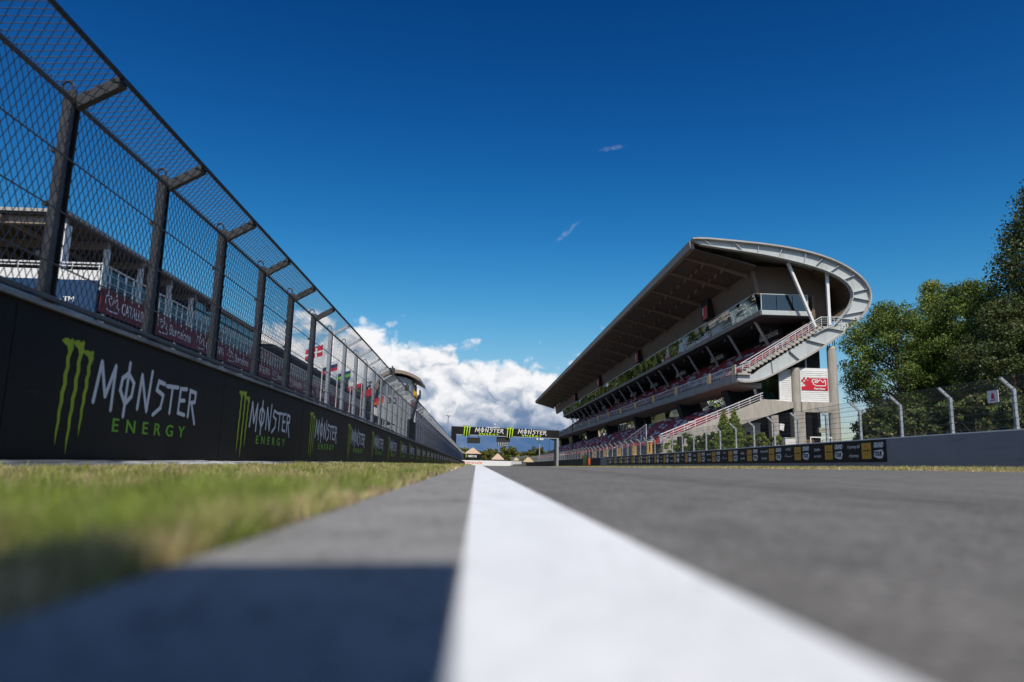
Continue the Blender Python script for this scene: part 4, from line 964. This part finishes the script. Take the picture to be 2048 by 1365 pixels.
for k, (x, w, zt) in enumerate(((-1.7, 8.2, 7.1), (10.6, 6.6, 4.6), (20, 4.5, 2.9), (26.5, 5.6, 3.4))):
    t = thing('canopy_tent', ['largest tan pyramid tent at the far end of the track', 'second tan pyramid tent right of the largest tent', 'small pale tent between two larger tents far off', 'pale tent farthest right beyond the barrier'][k], 'tent', (x, 345+6*k, -1.4), 'tents beyond the far barrier')
    yy = 345+6*k; zb = zt-3.0+.4*(k > 1)
    MB().add([(x-w/2, yy, zb), (x+w/2, yy, zb), (x+w/2, yy+w, zb), (x-w/2, yy+w, zb), (x-.6, yy+w/2-.5, zt-.35), (x+.6, yy+w/2-.5, zt-.35), (x, yy+w/2, zt)], [(0, 1, 5, 4), (1, 2, 5), (2, 3, 4, 5), (3, 0, 4), (4, 5, 6), (3, 2, 1, 0)]).build('canopy', 'tan' if k < 2 else 'cream', t)
    for dx in (-w/2+.1, w/2-.2): MB().box(x+dx, x+dx+.1, yy+.1, yy+.2, -1.5, zb).build('pole', 'galv', t)
    if k < 2:
        v_ = MB().box(x-w/2, x+w/2, yy-.05, yy-.005, zb-2.4, zb-.02).build('valance', 'black', t)
        e_ = emblem(1.5); e_.build('emblem', 'lime', v_, FRONT(x-w/2+.6, yy-.06, zb-2.0)); link('lettering', word('MONSTER', w*.5, .9, .2).mesh('lettering'), 'letter', v_, FRONT(x-w/2+2.0, yy-.06, zb-1.6))
o = thing('hospitality_unit', 'long pale hospitality unit with dark windows at the far corner', 'building', (-8, 338, -1.4))
MB().box(-14, -6, 338, 344, -1.5, 4.2).build('wall', 'darkgrey', o); MB().box(-14.3, -5.7, 337.7, 344.3, 4.205, 4.8).build('roof', 'tower', o)
for k in range(4): MB().box(-13.4+1.9*k, -12+1.9*k, 337.9, 337.99, 1.2, 3.2).build('window', 'window', o)
# low catch fence at the far end, right
ff = thing('far_fence', 'distant post fence with pale railings across the far right of the track', 'fence', (22, 240, -1))
for k in range(23):
    y = 232+4.2*k
    x = 16.6-.03*k
    b = MB(); b.box(x-.05, x+.05, y-.05, y+.05, -1.6, 2.2); b.bar((x, y, 2.2), (x-.5, y, 2.6), .09, .09); b.build('post', 'galv', ff)
for z in (.1, 1.1, 2.1): MB().bar((16.6, 232, z), (16.0, 329, z), .05, .04).build('rail', 'galv', ff)
MB().bar((16.7, 232, -1.1), (16.1, 329, -1.1), .3, .6).build('base_wall', 'coping', ff)

# ------------------------------------------------------------------ vegetation
def leaves(centres, radii, n, size, cols, seed, flat=.75, upbias=.0):
    r = np.random.default_rng(seed); C = np.array(centres, float); Rr = np.array(radii, float)
    w = Rr**2.2; idx = r.choice(len(C), n, p=w/w.sum())
    d = r.normal(size=(n, 3)); d /= np.linalg.norm(d, axis=1)[:, None]
    rad = Rr[idx]*np.clip(r.normal(.82, .2, n), .1, 1.22)
    P = C[idx]+d*rad[:, None]*np.array([1, 1, flat])
    nn = d+r.normal(size=(n, 3))*.7; nn /= np.linalg.norm(nn, axis=1)[:, None]
    a = np.cross(nn, r.normal(size=(n, 3))); a /= np.linalg.norm(a, axis=1)[:, None]; bb = np.cross(nn, a)
    s = size*r.uniform(.55, 1.35, n)[:, None]
    V = np.stack([P-a*s*.5, P+bb*s*.34+nn*s*.08, P+a*s*.5, P-bb*s*.34+nn*s*.08], 1).reshape(-1, 3)
    F = np.arange(n*4).reshape(n, 4)
    cl = np.array(cols, float); pick = cl[(r.random(n)*len(cl)).astype(int)]; ct_ = r.uniform(.75, 1.3, len(C))[idx]
    colr = pick*ct_[:, None]*r.uniform(.7, 1.3, n)[:, None]
    return V, F, np.repeat(colr, 4, 0)
def tree(name, label, x, y, H, W_, lobes, n, size, cols, seed, trunk_r=.25, base=.18, shape='round', group=None, cat='tree', lean=0):
    rr = random.Random(seed); zb = g(x, y)-.05
    t = thing(name, label, cat, (x, y, zb), group)
    cs, rs = [], []
    for k in range(lobes):
        f = (k+.5)/lobes
        if shape == 'cone': z = base+.95*f*(1-base); wr = W_*(1-f)**.8*.40+.02*W_; rl = W_*(.11 if lobes > 100 else .17)*(1.15-f*.75)
        elif shape == 'cypress':
            f = 1-(1-f)**.6; z = base+(1-base)*f; wr = W_*.5*(1-f)**.72*min(1, .55+f*5); rl = .20*(1.1-.6*f)
        elif shape == 'column': z = base+(1-base)*f; wr = W_*.5*(math.sin(math.pi*min(1, .12+f*.86))**.8)*.72; rl = W_*.10*(.6+rr.random()*1.0)
        else: z = base+(1-base)*f*.95; wr = W_*.5*(math.sin(math.pi*min(.98, .10+f*.84))**.65)*.9; rl = W_*.085*(.5+rr.random()*1.1)
        a = k*2.39996+rr.uniform(-.4, .4); q = math.sqrt(rr.uniform(.25, 1)) if shape != 'cypress' else math.sqrt(rr.uniform(.05, 1))
        cs.append((q*wr*math.cos(a)+lean*f*W_, q*wr*math.sin(a), z*H+rr.uniform(-.03, .03)*H)); rs.append(rl)
    V, F, c = leaves(cs, rs, n, size, cols, seed)
    link('crown', fast_mesh('crown', V, F, c), 'leaf', t, Matrix.Translation((x, y, zb)))
    b = MB(); top_ = (lean*W_*.8, 0, H*.93)
    b.tube([(0, 0, -.1), (rr.uniform(-.1, .1), 0, H*.3), (lean*W_*.4, rr.uniform(-.15, .15), H*.6), top_], trunk_r, 8, trunk_r*.15)
    for k in range(0, lobes, 1 if lobes < 60 else 2):
        c_ = cs[k]; z0 = max(H*.12, c_[2]-math.hypot(c_[0], c_[1])*.75); f = z0/H
        b.tube([(lean*W_*f*.8, 0, z0), ((c_[0]*.5), c_[1]*.5, z0+(c_[2]-z0)*.4), c_], trunk_r*.28*(1-f*.6), 5, .02, caps=False)
    b.build('trunk', 'bark', t, Matrix.Translation((x, y, zb)))
    return t
GPOP = [(0.116, 0.182, 0.031), (0.09, 0.14, 0.028), (0.154, 0.213, 0.042), (0.071, 0.117, 0.025), (0.18, 0.221, 0.042)]
GPIN = [(0.147, 0.205, 0.029), (0.198, 0.242, 0.033), (0.105, 0.152, 0.026), (0.251, 0.251, 0.037)]
GDRK = [(.055, .092, .026), (.075, .115, .03), (.042, .07, .022), (.10, .12, .03), (.13, .12, .045)]
tree('poplar_tree', 'rounded green poplar nearest the grandstand columns', 33.0, 54, 11.9, 8.8, 170, 62000, .155, GPOP, 11, .3, .13)
tree('pine_tree', 'tall yellowish green pine rising behind the rounded poplar', 38.2, 57, 15.6, 9.0, 90, 50000, .17, GPIN, 12, .32, .10, 'cone')
tree('broadleaf_tree', 'dark green broadleaf tree between the pine and the frame edge', 36.4, 50.5, 13.0, 8.0, 150, 52000, .155, GPOP, 13, .3, .12)
tree('tall_poplar_tree', 'very tall dark poplar cut off by the right edge of the photo', 37.5, 42.5, 17.7, 10.6, 240, 80000, .19, GDRK, 14, .35, .08, 'column')
tree('dark_tree', 'dark bushy tree low in front of the tall poplar', 33.0, 42.0, 9.6, 6.5, 120, 40000, .14, GDRK, 15, .25, .08)
tree('shaded_tree', 'shaded tree filling the gap under the pine crown', 42.5, 55.5, 13.5, 8.5, 120, 30000, .20, GDRK, 16, .3, .08)
tree('outer_tree', 'dark tree standing farther right along the fence', 38.0, 38.5, 13.0, 7.5, 110, 26000, .19, GDRK, 17, .3, .08)
tree('young_pine', 'small yellow green pine low beside the grandstand columns', 39.5, 68, 5.2, 4.5, 30, 3500, .28, GPIN, 18, .12, .1)
for k, (x, y, h, w) in enumerate(((28.6, 49, 3.1, 4.5), (31.5, 47, 3.4, 5), (27.4, 43.5, 2.6, 4.5), (29.5, 41, 3.2, 5), (30.5, 36.5, 3.0, 6), (34.5, 60, 3.2, 5), (27.5, 34, 2.4, 5))):
    tree('shrub', ['shrub behind the fence right of the end column', 'shrub under the rounded poplar', 'low shrub in front of the dark trees', 'dense shrub under the dark bushy tree', 'wide shrub at the right edge behind the fence', 'shrub behind the trees toward the stand', 'lowest shrub closest to the right fence'][k], x, y, h, w, 22, 3000, .26, GDRK, 30+k, .06, .1, group='shrubs behind the right fence', cat='shrub')
GCYP = [(0.209, 0.273, 0.04), (0.158, 0.23, 0.036), (0.115, 0.178, 0.033), (0.273, 0.314, 0.055)]
tree('cypress_tree', 'left of two pointed cypress trees by the red lower seats', 19.0, 54.3, 3.75, 1.55, 300, 26000, .085, GCYP, 41, .1, .02, 'cypress', 'cypresses in front of the stand')
tree('cypress_tree', 'right of two pointed cypress trees, wider at the foot', 19.0, 52.0, 3.55, 1.9, 340, 30000, .085, GCYP, 42, .1, .02, 'cypress', 'cypresses in front of the stand')
for k, (x, y, h, w) in enumerate(((19.3, 57.2, 2.1, 2.4), (19.2, 60.5, 2.0, 2.6), (19.2, 64.5, 2.3, 3.0), (19.2, 69.5, 1.9, 2.8), (19.6, 49.2, 1.6, 2.0), (19.8, 47, 1.3, 1.8))):
    tree('bush', ['leafy bush left of the cypress pair', 'dark bush behind a dark box on the fence', 'round bush third left of the cypresses', 'yellowish bush beside the tall yellow bin', 'low bush right of the cypress pair', 'lowest bush before the concrete pier'][k], x, y, h, w, 22, 2600, .17, [GPOP, GDRK, GPOP, GCYP, GPIN, GPIN][k], 50+k, .05, .06, group='bushes in front of the stand', cat='bush')
o = thing('track_camera', 'dark box mounted on a fence post before the bushes', 'camera box', (16.9, 59, 1.6)); MB().box(16.75, 17.15, 58.6, 59.3, 1.95, 2.55).build('housing', 'case', o); MB().box(16.9, 17.0, 58.9, 59.0, 1.3, 1.95).build('bracket', 'darkgrey', o)
# trees at the far end: shared meshes
FV = []
for s in range(4):
    rr = random.Random(70+s); cs = [(rr.uniform(-3.2, 3.2), rr.uniform(-3, 3), rr.uniform(2.5, 9.5)) for _ in range(26)]; cs = [c for c in cs if math.hypot(c[0], c[1]) < 3.6*math.sin(math.pi*min(.95, c[2]/11))+.6]
    V, F, c = leaves(cs, [1.15]*len(cs), 1700, .85, [(.14, .16, .03), (.16, .17, .03), (.10, .13, .03), (.20, .18, .04)][s:]+[(.12, .14, .03), (.18, .17, .04)], 80+s)
    cm_ = fast_mesh('crown', V, F, c); cm_.materials.append(M['leaf'])
    tm_ = MB().tube([(0, 0, -1), (.1, 0, 4), (0, 0, 9)], .28, 6, .08).mesh('trunk'); tm_.materials.append(M['bark']); FV.append((cm_, tm_))
rr = random.Random(5); nfar = 0
ORD = 'first second third fourth fifth sixth seventh eighth ninth tenth eleventh twelfth thirteenth fourteenth fifteenth sixteenth seventeenth eighteenth nineteenth twentieth twenty-first twenty-second'.split()
def far_tree(x, y, s, label, grp):
    t = thing('distant_tree', label, 'tree', (x, y, gl(y)-.2), grp)
    cm_, tm_ = rr.choice(FV); mw = Matrix.Translation((x, y, gl(y)-.2)) @ Matrix.Rotation(rr.random()*6.3, 4, 'Z') @ Matrix.Diagonal((s*rr.uniform(.9, 1.3), s, s*rr.uniform(.85, 1.1), 1))
    link('crown', cm_, None, t, mw); link('trunk', tm_, None, t, mw)
xs_ = []
for k in range(20):
    x = -24+4.6*k+rr.uniform(-1, 1); 
    if 22 < x < 27: continue
    far_tree(x, 405+rr.uniform(0, 22), rr.uniform(.85, 1.12), 'olive tree, %s from the left in the front row beyond the far tents' % ORD[k], 'trees across the far end')
for k in range(22):
    far_tree(-40+5.4*k, 450+rr.uniform(0, 20), rr.uniform(.95, 1.2), 'paler tree, %s from the left in the row behind the front far trees' % ORD[k], 'second row of far trees')
# wood on rising ground left of the circuit and behind
def wood(name, label, pts, seed, n=14000, size=1.9):
    r = np.random.default_rng(seed); V, F, c = leaves([(x, y, z) for x, y, z, q in pts], [q for *_, q in pts], n, size, [(.06, .08, .02), (.085, .10, .022), (.045, .065, .018), (.11, .115, .03)], seed, .9)
    o = link(name, fast_mesh(name, V, F, c), 'leaf'); tag(o, label, 'wood', None, 'stuff'); return o
rr = random.Random(9)
wpts = []
for k in range(330):
    yw = 70+rr.random()**1.0*880; hw = 15+min(15, max(0, yw-120)*.07)+2*math.sin(yw*.09)
    wpts += [(-rr.uniform(46, 80), yw+rr.uniform(-3, 3), rr.uniform(2, hw), rr.uniform(3.5, 6)) for _ in range(4)]
wood('wooded_bank', 'mass of trees beyond the pit building', wpts, 21, 60000, 2.8)
wood('far_wood', 'low far-off wood along the horizon', [(-400+9*k+rr.uniform(-4, 4), 620+rr.uniform(0, 60), rr.uniform(0, 7), rr.uniform(4, 6)) for k in range(120)], 22, 9000, 2.6)
sheet('access_road', [17.2, 18.3, 20.2, 27.5], [10, 40, 70, 120, 180, 240], .02, 'asphalt')

# ------------------------------------------------------------------ grass
def grass(name, label, n, xr, y0_, y1_, hmin, hmax, wk, wmin, pal, seed, edge=None):
    r = np.random.default_rng(seed)
    y = y0_*(y1_/y0_)**r.random(n); x = xr[0]+(xr[1]-xr[0])*r.random(n)
    if edge is not None:
        x = np.minimum(x, edge+.022*np.sin(y*3.1+.6)+.018*np.sin(y*9.3)+.012*np.sin(y*31)+r.normal(0, .016, n))
    zz = np.array([g(a, c) for a, c in zip(x, y)])
    cl_ = .0*x
    for a_, b_, p_ in ((5.1, 2.3, .3), (-3.7, 6.9, 1.9), (13.0, 4.7, .7), (9.1, -11.3, 2.2), (23.0, 17.0, 4.0), (31.0, -19.0, 1.1)): cl_ = cl_+np.sin(a_*x+b_*y+p_+1.3*np.sin(b_*x*.7-a_*y*.5))
    cl_ = cl_/2.6
    h = r.uniform(hmin, hmax, n)*np.clip(1+.6*cl_, .3, 2.2); w = np.maximum(wmin, wk*y)*r.uniform(.7, 1.4, n); a = r.uniform(0, 6.283, n)
    dx, dy = np.cos(a)*w*.5, np.sin(a)*w*.5; lx, ly = r.normal(0, .5, n)*h, r.normal(0, .5, n)*h
    V = np.stack([np.stack([x-dx, y-dy, zz-.006], 1), np.stack([x+dx, y+dy, zz-.006], 1), np.stack([x+lx, y+ly, zz+h], 1)], 1).reshape(-1, 3)
    F = np.arange(n*3).reshape(n, 3); gp_, tp_ = np.array(pal[0]), np.array(pal[1])
    green = np.clip(pal[2](x, y)+.5*cl_+r.normal(0, .22, n), 0, 1)[:, None]
    c = (gp_[(r.random(n)*len(gp_)).astype(int)]*green+tp_[(r.random(n)*len(tp_)).astype(int)]*(1-green))*(r.uniform(.65, 1.35, n)*np.clip(1+.38*np.sin(x*17+y*6.1+2*np.sin(y*4.3))*np.sin(y*9.7-x*8.0), .5, 1.5))[:, None]
    o = link(name, fast_mesh(name, V, F, np.repeat(c, 3, 0)), 'blade'); tag(o, label, 'grass', None, 'stuff'); return o
GG = [(0.241, 0.319, 0.04), (0.184, 0.258, 0.04), (0.314, 0.38, 0.059), (0.148, 0.198, 0.04)]; TT = [(.62, .49, .28), (.50, .39, .21), (.72, .60, .37), (.40, .28, .14)]
gfun = lambda x, y: np.clip(.85-(y-1.2)*.22, .14, .85)*np.clip(1.0-(-.35-x)*.2, .4, 1)-.35*(x > -.31)
grass('verge_grass', 'patchy green and straw coloured grass along the left of the track', 150000, (-3.2, -.25), .22, 14, .016, .036, .0016, .0024, (GG, TT, gfun), 31, -.262)
grass('verge_grass', 'dense green tufts on the near grass edge beside the lens', 60000, (-1.0, -.26), .2, 2.2, .018, .042, .001, .0022, (GG, TT, lambda x, y: .85-.7*(x > -.31)+0*y), 32, -.268)
grass('verge_grass', 'straw coloured grass running far along the left wall', 40000, (-3.2, -.25), 12, 230, .025, .055, .0016, .003, (GG, TT, lambda x, y: np.full(len(x), .25)), 33, -.27)
grass('verge_grass', 'dry yellow grass strip along the foot of the right wall', 60000, (13.25, 16.38), 13, 130, .03, .075, .0009, .003, (GG, TT, lambda x, y: np.full(len(x), .15)), 34)

# taller tufts standing out of the verge
r_ = np.random.default_rng(77); nt_ = 900; ty_ = .45*(9/.45)**r_.random(nt_); tx_ = -.30-r_.random(nt_)**1.4*2.5; tk_ = 34
X = np.repeat(tx_, tk_)+r_.normal(0, .016, nt_*tk_)*np.repeat(1+.25*ty_, tk_); Y = np.repeat(ty_, tk_)+r_.normal(0, .022, nt_*tk_)*np.repeat(1+.4*ty_, tk_); X = np.minimum(X, -.262)
hh = np.repeat(r_.uniform(.028, .062, nt_), tk_)*r_.uniform(.5, 1.1, nt_*tk_); a_ = r_.uniform(0, 6.283, nt_*tk_); w_ = np.maximum(.0024, .0013*Y)
Z = np.array([g(p, q) for p, q in zip(X, Y)]); lx_, ly_ = r_.normal(0, .45, len(X))*hh, r_.normal(0, .45, len(X))*hh
V = np.stack([np.stack([X-np.cos(a_)*w_/2, Y-np.sin(a_)*w_/2, Z-.005], 1), np.stack([X+np.cos(a_)*w_/2, Y+np.sin(a_)*w_/2, Z-.005], 1), np.stack([X+lx_, Y+ly_, Z+hh], 1)], 1).reshape(-1, 3)
cg = np.array(GG+TT[:2])[np.repeat(r_.choice(6, nt_, p=[.24, .24, .18, .16, .1, .08]), tk_)]*r_.uniform(.6, 1.3, nt_*tk_)[:, None]
tag(link('grass_tufts', fast_mesh('grass_tufts', V, np.arange(len(V)).reshape(-1, 3), np.repeat(cg, 3, 0)), 'blade'), 'taller tufts of grass standing out of the left verge', 'grass', None, 'stuff')

# ------------------------------------------------------------------ unseen case added behind the camera to throw the near shadow
ec = thing('added_shadow_case', 'added black case, unseen behind the lens, casting the near shadow', 'case', (-.25, -.25, 0))
b = MB(); b.add([(-.36, -.45, .012), (.0, -.45, .012), (.0, -.12, .012), (-.36, -.12, .012), (-.36, -.45, .84), (.0, -.45, .90), (.0, -.12, .90), (-.36, -.12, .84)], [(3, 2, 1, 0), (4, 5, 6, 7), (0, 1, 5, 4), (1, 2, 6, 5), (2, 3, 7, 6), (3, 0, 4, 7)]); b.build('case_body', 'case', ec)
MB().bar((-.36, -.285, .86), (.0, -.285, .92), .34, .03).build('case_lid', 'darkgrey', ec)
MB().tube([(-.28, -.28, .885), (-.27, -.28, .93), (-.10, -.28, .95), (-.09, -.28, .915)], .012, 6).build('handle', 'darkgrey', ec)
